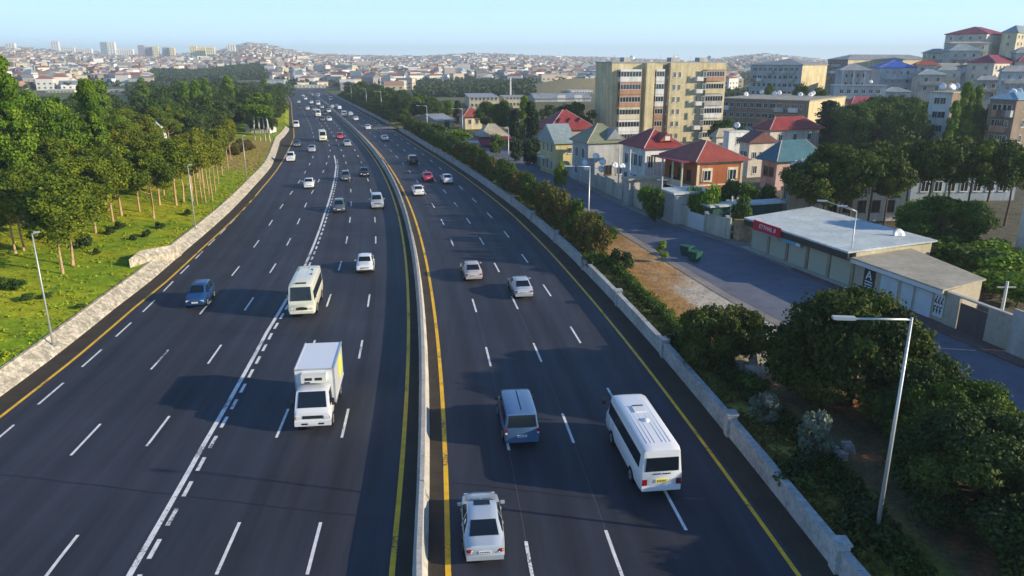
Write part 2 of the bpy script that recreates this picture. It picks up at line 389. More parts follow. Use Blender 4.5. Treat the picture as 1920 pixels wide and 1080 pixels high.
mb = MB()
def seam(px0, py0, px1, py1, wd, m):
    (x0, y0), (x1, y1) = gp(px0, py0), gp(px1, py1); n_ = 14; pts_ = []
    for i in range(n_ + 1):
        t = i / n_; pts_.append((x0 + (x1 - x0) * t, y0 + (y1 - y0) * t + rng.uniform(-.05, .05)))
    for (a, b), (c, d) in zip(pts_[:-1], pts_[1:]): mb.mesh([(a, b - wd, .007), (c, d - wd, .007), (c, d + wd, .007), (a, b + wd, .007)], [(0, 1, 2, 3)], m)
seam(-30, 885, 735, 975, .035, seam_m); seam(865, 620, 1170, 628, .03, seam_m); seam(250, 610, 740, 640, .025, seam_m); seam(850, 905, 1330, 960, .03, seam_m); seam(470, 430, 745, 440, .04, seam_m); seam(800, 445, 980, 449, .04, seam_m)
for k_ in ('R1', 'R2'): strip('', lambda y: M(y) + OFF[k_](y) - .012, lambda y: M(y) + OFF[k_](y) + .012, 14, 62, 0.008, joint_m, mb=mb)
mb.build('road_seam', kind='structure')
# side street on the right
SL = [(-34, 236), (-20, 205), (-13.5, 190), (-2.2, 154.5), (10.3, 102), (15.4, 78), (19.1, 61), (21.2, 54), (28.7, 39.7), (34, 30), (42, 12)]
SR = [(-27, 236), (-14, 210), (-6.3, 192), (6.4, 150), (13.3, 110.4), (17.2, 96), (24, 80.5), (26.0, 74), (28.6, 64), (30.9, 56), (33.6, 45.5), (41, 32), (52, 14)]
_sl = sorted((b, a) for a, b in SL); _sr = sorted((b, a) for a, b in SR)
fSL = lambda y: np.interp(y, [p[0] for p in _sl], [p[1] for p in _sl]); fSR = lambda y: np.interp(y, [p[0] for p in _sr], [p[1] for p in _sr])
asp2 = mat('street_asphalt', (0.125, 0.135, 0.165), 0.8, 0.25, noise=[(0.12, 0.18, 4), (0.9, 0.14, 5), (9, 0.12, 3)])
pave = mat('pavement_concrete', (0.24, 0.215, 0.19), 0.9, 0.2, noise=[(0.5, 0.18, 5), (5, 0.15, 4)])
pinkp = mat('pavement_red_slabs', (0.14, 0.095, 0.085), 0.9, 0.2, noise=[(0.8, 0.2, 5), (6, 0.2, 3)])
strip('side_street', lambda y: fSL(y), lambda y: fSR(y), 14, 231, 0.66, asp2)
strip('kerb_path', lambda y: fSL(y) - 1.0, lambda y: fSL(y) - .02, 40, 215, 0.652, pave)
mb = MB()
ys = yseq(14, 200); v = []; f = []
for y in ys:
    a = float(fSR(y)); wv_ = 1.7
    v += [(a + .01, y, .60), (a + .01, y, .78), (a + wv_, y, .785)]
for i in range(len(ys) - 1):
    for k in range(2): f.append((3 * i + k, 3 * i + k + 1, 3 * i + k + 4, 3 * i + k + 3))
mb.mesh(v, [q for i, q in enumerate(f) if ys[i // 2] > 68], pave); mb.mesh(v, [q for i, q in enumerate(f) if ys[i // 2] <= 68], pinkp)
mb.build('street_pavement', kind='structure')
mb = MB()   # the short slip between the highway and the side street
xa, ya = gp(704, 236); mb.mesh([(-44, 246, .0), (-43.6, 236, .0), (-30, 229, .67), (-31, 240, .67)], [(0, 1, 2, 3)], pave)
mb.build('slip_road', kind='structure')

# ------------------------------------------------------------------ barriers and walls along the highway
conc = mat('barrier_concrete', (0.42, 0.40, 0.36), 0.85, 0.25, noise=[(0.6, 0.2, 5), (5, 0.18, 5)], bump=(9, 0.3, 0.02))
conc2 = mat('wall_concrete', (0.36, 0.37, 0.36), 0.88, 0.2, noise=[(0.5, 0.22, 5), (4, 0.2, 5)], bump=(8, 0.3, 0.02))
def profile_run(name, prof, fx, ya, yb, m, seg, parent, gap=.03, ztop=0.0):
    y = ya
    while y < yb - .1:
        y2 = min(y + seg, yb); mb = MB(); vs = []
        for q in (y + gap / 2, y2 - gap / 2):
            for (a, z) in prof: vs.append((float(fx(q)) + a, q, z))
        n = len(prof); fs = [(k, (k + 1) % n, n + (k + 1) % n, n + k) for k in range(n)] + [tuple(range(n - 1, -1, -1)), tuple(range(n, 2 * n))]
        mb.mesh(vs, fs, m); mb.build('barrier_segment' if 'barrier' in name else 'wall_segment', parent)
        y = y2
bar = thing('median_barrier', 'long concrete safety barrier dividing the two carriageways between yellow lines', 'barrier', (0, 0, 0))
pr = [(-.32, 0), (-.30, .1), (-.16, .36), (-.11, 1.02), (.11, 1.02), (.16, .36), (.30, .1), (.32, 0)]
profile_run('median_barrier', pr, M, 8, 130, conc, 6.0, bar)
profile_run('median_barrier', pr, M, 130, 480, conc, 14.0, bar)
rw = thing('parapet_wall', 'low pale concrete parapet with square posts on the right edge of the highway', 'wall', (0, 0, 0))
pr = [(0, 0), (0, 1.0), (-.05, 1.02), (-.05, 1.12), (.34, 1.12), (.34, 1.02), (.28, 1.0), (.28, 0)]
fw = lambda y: M(y) + OFF['wallR'](y)
profile_run('parapet', pr, fw, 10, 110, conc2, 2.9, rw)
profile_run('parapet', pr, fw, 110, 229, conc2, 12, rw)
profile_run('parapet', pr, fw, 252, 480, conc2, 14, rw)
y = 14.4
while y < 110:
    mb = MB(); x = float(fw(y)); mb.box(x - .12, x + .42, y - .3, y + .3, 0, 1.32, conc2); mb.box(x - .17, x + .47, y - .35, y + .35, 1.32, 1.42, conc2)
    mb.build('post', rw); y += 11.6
stone = mat('rubble_stone', (0.43, 0.39, 0.31), 0.9, 0.2, noise=[(1.6, 0.2, 4), (5, 0.25, 6)], bump=(4, 0.9, 0.12))
# stone revetment: voronoi stones
def stone_mat():
    m = MT['rubble_stone']; n = m.node_tree.nodes; l = m.node_tree.links; p = n['Principled BSDF']
    vo = n.new('ShaderNodeTexVoronoi'); vo.feature = 'DISTANCE_TO_EDGE'; vo.inputs['Scale'].default_value = 2.6
    g = n.new('ShaderNodeNewGeometry'); l.new(g.outputs['Position'], vo.inputs['Vector'])
    mr = n.new('ShaderNodeMapRange'); mr.inputs[2].default_value = 0.10; mr.inputs[3].default_value = 0.74; mr.inputs[4].default_value = 1.0
    l.new(vo.outputs['Distance'], mr.inputs[0])
    src = p.inputs['Base Color'].links[0].from_socket
    v2 = n.new('ShaderNodeTexVoronoi'); v2.inputs['Scale'].default_value = 2.6; l.new(g.outputs['Position'], v2.inputs['Vector'])
    sp_ = n.new('ShaderNodeSeparateColor'); l.new(v2.outputs['Color'], sp_.inputs[0])
    m2 = n.new('ShaderNodeMapRange'); m2.inputs[3].default_value = 0.75; m2.inputs[4].default_value = 1.3; l.new(sp_.outputs[0], m2.inputs[0])
    mu = n.new('ShaderNodeMath'); mu.operation = 'MULTIPLY'; l.new(mr.outputs[0], mu.inputs[0]); l.new(m2.outputs[0], mu.inputs[1])
    mx = n.new('ShaderNodeVectorMath'); mx.operation = 'SCALE'; l.new(src, mx.inputs[0]); l.new(mu.outputs[0], mx.inputs['Scale']); l.new(mx.outputs[0], p.inputs['Base Color'])
stone_mat()
mb = MB(); ys = yseq(-30, 235); v = []; f = []
for y in ys:
    a = float(M(y) + wl(y)); nt_ = math.exp(-((y - 68.5) / 2.2) ** 2) * 0.0
    v += [(a + .03, y, 0), (a + .0, y, .12), (a - 1.02, y, .80), (a - 1.05, y, .92), (a - 1.3, y, .92), (a - 1.34, y, .6)]
for i in range(len(ys) - 1):
    for k in range(5): f.append((6 * i + k, 6 * i + k + 1, 6 * i + 6 + k + 1, 6 * i + 6 + k))
mb.mesh(v, f, stone)
mb.build('retaining_wall', label='low sloping rubble stone wall holding the grass bank left of the highway', cat='wall')
mb = MB()   # small stone wing with a concrete apron in the bank
xw, yw = gp(300, 492, 1.4)
a0 = Vector((*gp(322, 474, .9), .95)); a1 = Vector((*gp(243, 495, 1.3), 1.75)); a2 = Vector((*gp(264, 478, 1.5), 1.95)); a3 = Vector((*gp(338, 460, 1.1), 1.3))
mb.mesh([a0, a1, a2, a3, a0 - Vector((0, 0, 1.6)), a1 - Vector((0, 0, 1.6)), a2 - Vector((0, 0, 1.6)), a3 - Vector((0, 0, 1.6))], [(0, 1, 2, 3), (0, 4, 5, 1), (1, 5, 6, 2), (2, 6, 7, 3), (3, 7, 4, 0)], stone)
mb.build('stone_wing_wall', label='short rubble stone wing wall sticking into the grass bank above the highway', cat='wall')
# ------------------------------------------------------------------ air
hz = bpy.data.materials.new('haze_air'); hz.use_nodes = True
_n = hz.node_tree.nodes; _n.remove(_n['Principled BSDF'])
pv = _n.new('ShaderNodeVolumePrincipled'); pv.inputs['Color'].default_value = (0.78, 0.92, 1.0, 1)
pv.inputs['Density'].default_value = 0.00025; pv.inputs['Anisotropy'].default_value = 0.1
hz.node_tree.links.new(pv.outputs[0], _n['Material Output'].inputs['Volume'])
mb = MB(); mb.box(-5200, 5200, -120, 6200, -14, 130, hz); mb.build('haze', kind='stuff')

# ------------------------------------------------------------------ vehicles
glass = mat('vehicle_glass', (0.008, 0.014, 0.022), 0.08, 0.5)
rubber = mat('tyre_rubber', (0.015, 0.015, 0.016), 0.85, 0.2)
steel = mat('wheel_metal', (0.50, 0.51, 0.53), 0.35, 0.5, metal=0.7)
dark = mat('dark_plastic', (0.02, 0.02, 0.022), 0.6, 0.4)
redl = mat('tail_lamp_red', (0.22, 0.008, 0.010), 0.15, 0.6)
ambl = mat('lamp_amber', (0.75, 0.28, 0.03), 0.2, 0.6)
clr = mat('lamp_clear', (0.72, 0.76, 0.78), 0.12, 0.7)
plate = mat('plate_white', (0.72, 0.73, 0.74), 0.4, 0.4)
plyel = mat('plate_yellow', (0.75, 0.62, 0.08), 0.4, 0.4)
def paint(n, c, metal=0.0): return mat('paint_' + n, c, 0.32, 0.5, metal=metal, coat=0.6)
P = {'white': paint('white', (0.74, 0.75, 0.76)), 'silver': paint('silver', (0.50, 0.53, 0.56), .35), 'pearl': paint('pearl', (0.46, 0.52, 0.58), .25), 'champagne': paint('champagne', (0.52, 0.46, 0.44), .2),
     'blue': paint('blue', (0.008, 0.05, 0.16)), 'steelblue': paint('steelblue', (0.085, 0.17, 0.31), .2), 'black': paint('black', (0.012, 0.013, 0.016)), 'grey': paint('grey', (0.10, 0.12, 0.14), .3),
     'red': paint('red', (0.45, 0.015, 0.06)), 'cream': paint('cream', (0.74, 0.73, 0.58)), 'ivory': paint('ivory', (0.70, 0.70, 0.64))}
class Parts:
    """named part meshes of one thing; part('x') opens a new part, part('x', sub of) a sub-part"""
    def __init__(s): s.L = []
    def part(s, name, parent=None, smooth=True):
        m = MB(); s.L.append((name, m, parent, smooth)); return m
    def place(s, root):
        made = {}
        for name, m, parent, smooth in s.L:
            me = m.data(name, smooth)
            if smooth: me.set_sharp_from_angle(angle=R(38))
            made[id(m)] = obj(name, me, made[id(parent)] if parent is not None else root)
    def joined(s, name):
        a = MB()
        for _, m, _, _ in s.L:
            b = len(a.v); a.v += m.v
            for f, k in zip(m.f, m.m): a.f.append(tuple(b + i for i in f)); a.m.append(a.mi(m.mats[k]))
        me = a.data(name, True); me.set_sharp_from_angle(angle=R(38)); return me
def section(st):
    y, wb, wt, zb, zbelt, ztop, wr = st
    h = [(wb * .86, zb), (wb * .97, zb + .10), (wb + .012, zb + .45 * (zbelt - zb)), (wt + .012, zbelt - .05), (wt - .01, zbelt), (wr, ztop - .05), (wr * .90, ztop - .004), (wr * .45, ztop + .012)]
    return [(x, y, z) for x, z in h] + [(-x, y, z) for x, z in h[::-1]]
def shell(mb, sts, m):
    S = [section(s) for s in sts]; n = len(S[0]); v = [p for s in S for p in s]; f = []
    for i in range(len(S) - 1):
        for k in range(n): f.append((i * n + k, i * n + (k + 1) % n, (i + 1) * n + (k + 1) % n, (i + 1) * n + k))
    f += [tuple(range(n - 1, -1, -1)), tuple((len(S) - 1) * n + k for k in range(n))]
    mb.mesh(v, [q[::-1] for q in f], m); return S
def patch(mb, pts, m, inset=.06, off=.012, thick=True):
    P_ = [Vector(p) for p in pts]; c = sum(P_, Vector()) / len(P_)
    nrm = Vector()
    for i in range(len(P_)): nrm += (P_[i] - c).cross(P_[(i + 1) % len(P_)] - c)
    nrm.normalize()
    if nrm.dot(c - Vector((0, c.y * .6, .8))) < 0: nrm = -nrm; P_ = P_[::-1]
    q = [p + (c - p).normalized() * min(inset, (c - p).length * .3) * 1.4 + nrm * off for p in P_]
    k = len(q); b = [p - nrm * (off + .01) for p in q]
    mb.mesh(q + b, [tuple(range(k))] + [(i, k + i, k + (i + 1) % k, (i + 1) % k) for i in range(k)], m)
def wheel(pp, x, y, r, wd=.2):
    s = 1 if x > 0 else -1; n = 16
    def disc(mb, xa, xb, ra, m, rin=0):
        v = [(xx, y + ra * math.cos(2 * math.pi * k / n), r + ra * math.sin(2 * math.pi * k / n)) for xx in (xa, xb) for k in range(n)]
        mb.mesh(v, [tuple(range(n)), tuple(range(2 * n - 1, n - 1, -1))] + [(k, (k + 1) % n, n + (k + 1) % n, n + k) for k in range(n)], m)
    wm = pp.part('wheel'); disc(wm, x - s * wd, x + s * .012, r, rubber)
    rm = pp.part('rim', wm); disc(rm, x, x + s * .02, r * .64, steel)
    disc(rm, x + s * .02, x + s * .026, r * .2, dark)
    return wm
def arch(mb, x, y, r, m):
    s = 1 if x > 0 else -1; n = 10
    v = [(x, y, r * .7)] + [(x, y + (r + .06) * math.cos(math.pi * k / n), r + (r + .06) * math.sin(math.pi * k / n)) for k in range(n + 1)]
    mb.mesh(v, [(0, k + 1, k + 2) for k in range(n)] , m)
ST = {
 'sedan': [(-2.25, .66, .62, .36, .60, .74, .52), (-2.17, .80, .77, .25, .84, .93, .62), (-1.62, .86, .83, .2, .93, .99, .74), (-.92, .88, .85, .19, .94, 1.36, .64), (-.3, .88, .85, .19, .94, 1.43, .65), (.42, .88, .85, .19, .93, 1.40, .64), (1.10, .87, .84, .19, .92, .97, .77), (1.75, .85, .80, .2, .82, .88, .68), (2.1, .76, .70, .24, .70, .76, .56), (2.27, .58, .52, .34, .52, .6, .42)],
 'boxy': [(-2.03, .74, .73, .38, .74, .86, .66), (-1.98, .79, .78, .27, .86, .95, .68), (-1.35, .80, .79, .22, .90, .97, .73), (-.98, .80, .79, .2, .90, 1.36, .65), (-.2, .80, .79, .2, .90, 1.42, .65), (.42, .80, .79, .2, .89, 1.38, .64), (.85, .80, .79, .2, .88, .95, .73), (1.5, .80, .78, .22, .82, .90, .68), (1.98, .79, .77, .26, .78, .85, .66), (2.05, .76, .73, .36, .6, .7, .6)],
 'hatch': [(-1.92, .74, .72, .38, .8, .95, .6), (-1.86, .80, .78, .26, .96, 1.10, .64), (-1.55, .82, .80, .22, .96, 1.46, .60), (-.3, .83, .81, .2, .95, 1.53, .60), (.45, .83, .81, .2, .93, 1.48, .59), (1.05, .83, .80, .2, .92, 1.0, .70), (1.65, .82, .77, .22, .82, .88, .66), (1.93, .76, .7, .26, .7, .76, .58), (2.0, .68, .64, .36, .52, .6, .5)],
 'suv': [(-2.3, .84, .82, .45, .95, 1.12, .7), (-2.24, .90, .88, .34, 1.1, 1.28, .74), (-1.95, .92, .90, .3, 1.12, 1.70, .70), (-.5, .93, .91, .3, 1.1, 1.78, .70), (.45, .93, .91, .3, 1.08, 1.72, .69), (1.05, .93, .90, .3, 1.06, 1.14, .8), (2.0, .91, .87, .34, .98, 1.05, .76), (2.28, .84, .8, .4, .8, .88, .66)],
 'van': [(-2.42, .88, .86, .4, 1.0, 1.2, .78), (-2.38, .93, .91, .28, 1.12, 1.5, .82), (-2.22, .95, .93, .24, 1.12, 1.90, .80), (-1.9, .95, .93, .22, 1.12, 1.96, .81), (.6, .95, .93, .22, 1.1, 1.96, .81), (.95, .95, .93, .22, 1.08, 1.90, .79), (1.65, .95, .91, .22, 1.06, 1.14, .82), (2.2, .92, .86, .26, .92, .98, .74), (2.42, .8, .74, .36, .6, .7, .6)],
 'coach': [(-3.5, .94, .92, .5, 1.3, 2.1, .80), (-3.46, .99, .98, .36, 1.4, 2.5, .86), (-3.2, 1.02, 1.01, .32, 1.4, 2.60, .88), (2.3, 1.02, 1.01, .32, 1.4, 2.62, .88), (2.75, 1.02, 1.0, .32, 1.35, 2.5, .85), (3.3, 1.0, .97, .34, 1.25, 1.5, .86), (3.5, .92, .86, .42, .95, 1.15, .74)],
 'bus': [(-3.3, .98, .96, .5, 1.3, 2.3, .86), (-3.25, 1.04, 1.03, .38, 1.4, 2.62, .92), (-3.0, 1.06, 1.05, .34, 1.4, 2.72, .94), (2.8, 1.06, 1.05, .34, 1.4, 2.74, .94), (3.05, 1.06, 1.04, .34, 1.38, 2.62, .92), (3.28, 1.05, 1.02, .36, 1.35, 1.45, 1.0), (3.34, 1.0, .98, .45, 1.1, 1.2, .92)],
}
def vehicle(kind, pt, near=True, plates=plate, opt=()):
    pp = Parts(); body = pp.part('body'); sts = ST[kind]
    S = shell(body, sts, pt); n = len(S[0])
    def B(i, s): p = S[i][4 if s > 0 else n - 5]; return p
    def Rf(i, s): return S[i][5 if s > 0 else n - 6]
    def Tp(i, s): return S[i][6 if s > 0 else n - 7]
    y0, y1 = sts[0][0], sts[-1][0]; W_ = sts[len(sts) // 2][1]
    if kind in ('sedan', 'boxy'): ri, rj, fi, fj = 2, 3, 5, 6
    elif kind == 'hatch': ri, rj, fi, fj = 1, 2, 4, 5
    elif kind == 'suv': ri, rj, fi, fj = 1, 2, 4, 5
    elif kind == 'van': ri, rj, fi, fj = 1, 2, 5, 6
    elif kind == 'coach': ri, rj, fi, fj = 1, 2, 4, 5
    else: ri, rj, fi, fj = 1, 2, 4, 5
    g = pp.part('windscreen', smooth=False)
    patch(g, [Tp(fj, -1), Tp(fj, 1), Tp(fi, 1), Tp(fi, -1)], glass, .05, .035)
    g = pp.part('rear_window', smooth=False)
    if kind in ('sedan', 'boxy'): patch(g, [Tp(ri, 1), Tp(ri, -1), Tp(rj, -1), Tp(rj, 1)], glass, .04, .035)
    elif kind in ('van',): patch(g, [(.78, y0 - .01, 1.22), (-.78, y0 - .01, 1.22), (-.72, y0 + .13, 1.84), (.72, y0 + .13, 1.84)], glass, .0, .05)
    elif kind in ('hatch', 'suv'):
        zt, zb_ = sts[2][5], sts[1][4]; patch(g, [(.60, sts[1][0] - .01, zb_ + .02), (-.60, sts[1][0] - .01, zb_ + .02), (-.52, sts[2][0] - .03, zt - .08), (.52, sts[2][0] - .03, zt - .08)], glass, .0, .02)
    elif kind == 'coach': patch(g, [(.82, -3.5, 1.45), (-.82, -3.5, 1.45), (-.78, -3.5, 2.16), (.78, -3.5, 2.16)], glass, 0, .03)
    else: patch(g, [(.85, -3.33, 1.5), (-.85, -3.33, 1.5), (-.82, -3.28, 2.35), (.82, -3.28, 2.35)], glass, 0, .02)
    for s in (1, -1):                                   # side glass between pillars
        if kind in ('sedan', 'boxy', 'hatch'):
            lo, hi = rj, fi; q = [B(ri, s)] if kind != 'hatch' else []
            g = pp.part('side_window', smooth=False)
            mid = (hi + lo) // 2
            if kind == 'hatch':
                patch(g, [B(lo, s), B(mid, s), Rf(mid, s), Rf(lo, s)], glass, .05); g = pp.part('side_window', smooth=False)
                patch(g, [B(mid, s), B(hi, s), Vector(B(fj, s)).lerp(Vector(B(hi, s)), .25), Rf(hi, s), Rf(mid, s)], glass, .05)
            else:
                patch(g, [Vector(B(ri, s)).lerp(Vector(B(lo, s)), .35), B(mid, s), Rf(mid, s), Rf(lo, s)], glass, .05); g = pp.part('side_window', smooth=False)
                patch(g, [B(mid, s), Vector(B(fj, s)).lerp(Vector(B(hi, s)), .25), Rf(hi, s), Rf(mid, s)], glass, .05)
        elif kind in ('suv', 'van', 'coach', 'bus'):
            ya, yb = sts[rj][0] + .12, sts[fi][0]
            nwin = {'suv': 3, 'van': 3, 'coach': 5, 'bus': 5}[kind]
            zlo = sts[rj][4] + .02; zhi = {'suv': 1.62, 'van': 1.72, 'coach': 2.12, 'bus': 2.2}[kind]
            bt, rf_ = sts[rj][2], sts[rj][6]; ztp = sts[rj][5] - .05
            for k in range(nwin):
                a = ya + (yb - ya) * k / nwin; b = ya + (yb - ya) * (k + 1) / nwin
                xl = bt - .01; xh = bt - .01 + (rf_ - bt + .01) * (zhi - zlo) / (ztp - zlo)
                g = pp.part('side_window', smooth=False)
                patch(g, [(s * xl, a + .03, zlo + .03), (s * xl, b - .01, zlo + .03), (s * xh, b - .01, zhi), (s * xh, a + .03, zhi)], glass, .0, .014)
    r = {'sedan': .31, 'boxy': .29, 'hatch': .32, 'suv': .37, 'van': .34, 'coach': .38, 'bus': .42}[kind]
    wy = {'sedan': (-1.32, 1.38), 'boxy': (-1.2, 1.25), 'hatch': (-1.2, 1.25), 'suv': (-1.4, 1.42), 'van': (-1.45, 1.5), 'coach': (-1.9, 1.9), 'bus': (-1.75, 1.9)}[kind]
    for s in (1, -1):
        for y in wy: arch(body, s * (W_ + .018), y, r, dark); wheel(pp, s * (W_ + .022), y, r)
    zl = sts[1][4]; big = kind in ('coach', 'bus'); xw = sts[1][1]
    for s in (1, -1):
        t = pp.part('taillight'); 
        if big: t.box(s * (xw - .16) - .11, s * (xw - .16) + .13, y0 - .03, y0 + .2, .72, 1.02, redl)
        elif kind == 'van': t.box(s * (xw - .07) - .06, s * (xw - .07) + .07, y0 - .03, y0 + .12, .80, 1.12, redl); t.box(s * (xw - .07) - .05, s * (xw - .07) + .06, y0 - .035, y0, .82, .92, clr)
        else: t.ell((s * (xw - .16), y0 + .07, zl - .13), (.15, .12, .085), redl, 12, 6); t.ell((s * (xw - .22), y0 + .03, zl - .15), (.05, .10, .035), clr, 8, 5)
        h = pp.part('headlight'); xf = sts[-2][1]
        zf = sts[-1][4]
        if big: h.tube([(s * .78, y1 - .25, .82), (s * .78, y1 + .02, .82)], .11, clr, 12); h.tube([(s * .55, y1 - .25, .82), (s * .55, y1 + .025, .82)], .08, clr, 12)
        else: h.box(s * (xf - .2) - .16, s * (xf - .2) + .15, y1 - .3, y1 - .02, zf - .02, zf + .13, clr)
        h = pp.part('mirror')
        ym = sts[fj][0] - (.35 if not big else -.15); zm = sts[fj][4] + (.08 if not big else .45)
        h.box(s * (W_ + .02) - .02, s * (W_ + .02) + .16 * s if s > 0 else s * (W_ + .02) + .02, ym - .05, ym + .06, zm, zm + (.11 if not big else .34), dark if kind in ('van', 'coach', 'bus') else pt) if s > 0 else h.box(-(W_ + .18), -(W_), ym - .05, ym + .06, zm, zm + (.11 if not big else .34), dark if kind in ('van', 'coach', 'bus') else pt)
    q = pp.part('number_plate', smooth=False); q.box(-.26, .26, y0 - .03, y0, .62, .74, plates) if not big else q.box(-.3, .3, y0 - .05, y0, .86, 1.02, plates)
    for k in range(6): q.box(-.22 + k * .075, -.175 + k * .075, y0 - .033 - (.02 if big else 0), y0, (.65 if not big else .9), (.71 if not big else .98), dark)
    q = pp.part('number_plate', smooth=False); q.box(-.26, .26, y1, y1 + .03, .42, .53, plates)
    q = pp.part('grille', smooth=False); 
    if big: q.box(-.42, .42, y1 - .02, y1 + .02, .72, .92, dark)
    else: q.box(-.42, .42, y1 - .1, y1 + .012, sts[-1][4] - .04, sts[-1][4] + .05, dark)
    q = pp.part('rear_bumper'); bm_ = pt if kind not in ('boxy',) else dark
    q.box(-xw * .96, xw * .96, y0 - .05, y0 + .12, .32 if not big else .42, .52 if not big else .66, bm_); q = pp.part('front_bumper'); q.box(-xw * .9, xw * .9, y1 - .12, y1 + .04, .28 if not big else .42, .42 if not big else .62, bm_)
    for s in (1, -1):                                   # door gaps and handles
        q = pp.part('door_seam', smooth=False); zt_ = sts[len(sts) // 2][4]
        ys_ = {'sedan': (-1.0, -.15, .95), 'boxy': (-.95, -.15, .75), 'hatch': (-.25, .85), 'suv': (-.7, .1, 1.0), 'van': (-.35, .5, 1.4), 'coach': (1.7, 2.5), 'bus': (1.7, 2.5)}[kind]
        for a_ in ys_: q.box(s * (W_ + .004) - .012, s * (W_ + .004) + .012, a_ - .009, a_ + .009, .42, zt_ - .06, dark)
        for a_ in ys_[1:]: q.box(s * (W_ + .01) - .02, s * (W_ + .01) + .02, a_ - .3, a_ - .14, zt_ - .19, zt_ - .15, dark if kind in ('boxy', 'van') else pt)
        if kind in ('sedan', 'boxy', 'hatch', 'van', 'suv'): q.box(s * (W_ + .004) - .015, s * (W_ + .004) + .015, -1.0, .95, .40, .46, dark)
    q = pp.part('wiper', smooth=False); a_, b_ = Vector(Tp(fj, -1)), Vector(Tp(fi, -1))
    for fr in (.15, .55): c_ = a_.lerp(Vector(Tp(fj, 1)), fr); e_ = (a_.lerp(b_, .45)).lerp(Vector(Tp(fj, 1)).lerp(Vector(Tp(fi, 1)), .45), fr + .3); q.tube([c_ + Vector((0, .04, .05)), e_ + Vector((0, .04, .055))], .012, dark, 4)
    if 'sunroof' in opt: q = pp.part('sunroof', smooth=False); q.box(-.36, .36, .02, .36, 1.42, 1.452, glass)
    if 'ribs' in opt:
        zt = sts[3][5]; a, b = sts[rj][0] + .3, sts[fi][0] - .3
        for k in range(-3, 4):
            if k == 0 and big: continue
            body.box(k * .19 - .028, k * .19 + .028, a, b, zt - .02, zt + .012 - abs(k) * .003, pt)
    if 'hatch' in opt:
        q = pp.part('roof_hatch'); q.box(-.28, .32, .3, .95, 2.62, 2.69, pt); q.box(-.28, .32, .92, .96, 2.62, 2.74, dark)
        q = pp.part('roof_vent'); q.ell((.02, -.6, 2.62), (.2, .22, .12), pt, 12, 4, True)
        q = pp.part('lettering', smooth=False)
        for k in range(11):
            if k != 5: q.box(-.42 + k * .08, -.37 + k * .08, -3.535, -3.45, 1.28, 1.33, dark)
    if 'oval' in opt:
        q = pp.part('radiator_grille'); q.mesh([(.46 * math.cos(6.2832 * i / 16), y1 + .03, .84 + .13 * math.sin(6.2832 * i / 16)) for i in range(16)] + [(.46 * math.cos(6.2832 * i / 16), y1 - .05, .84 + .13 * math.sin(6.2832 * i / 16)) for i in range(16)], [tuple(range(15, -1, -1))] + [(i, (i + 1) % 16, 16 + (i + 1) % 16, 16 + i) for i in range(16)], dark)
        q = pp.part('roof_marker'); q.box(-.42, .42, 2.6, 2.78, 2.76, 2.84, dark)
        q = pp.part('roof_vent'); q.box(-.62, -.45, -.2, .0, 2.74, 2.80, dark); q.box(-.5, -.35, -1.7, -1.5, 2.74, 2.80, dark)
    if 'spare' in opt:
        pass
    return pp
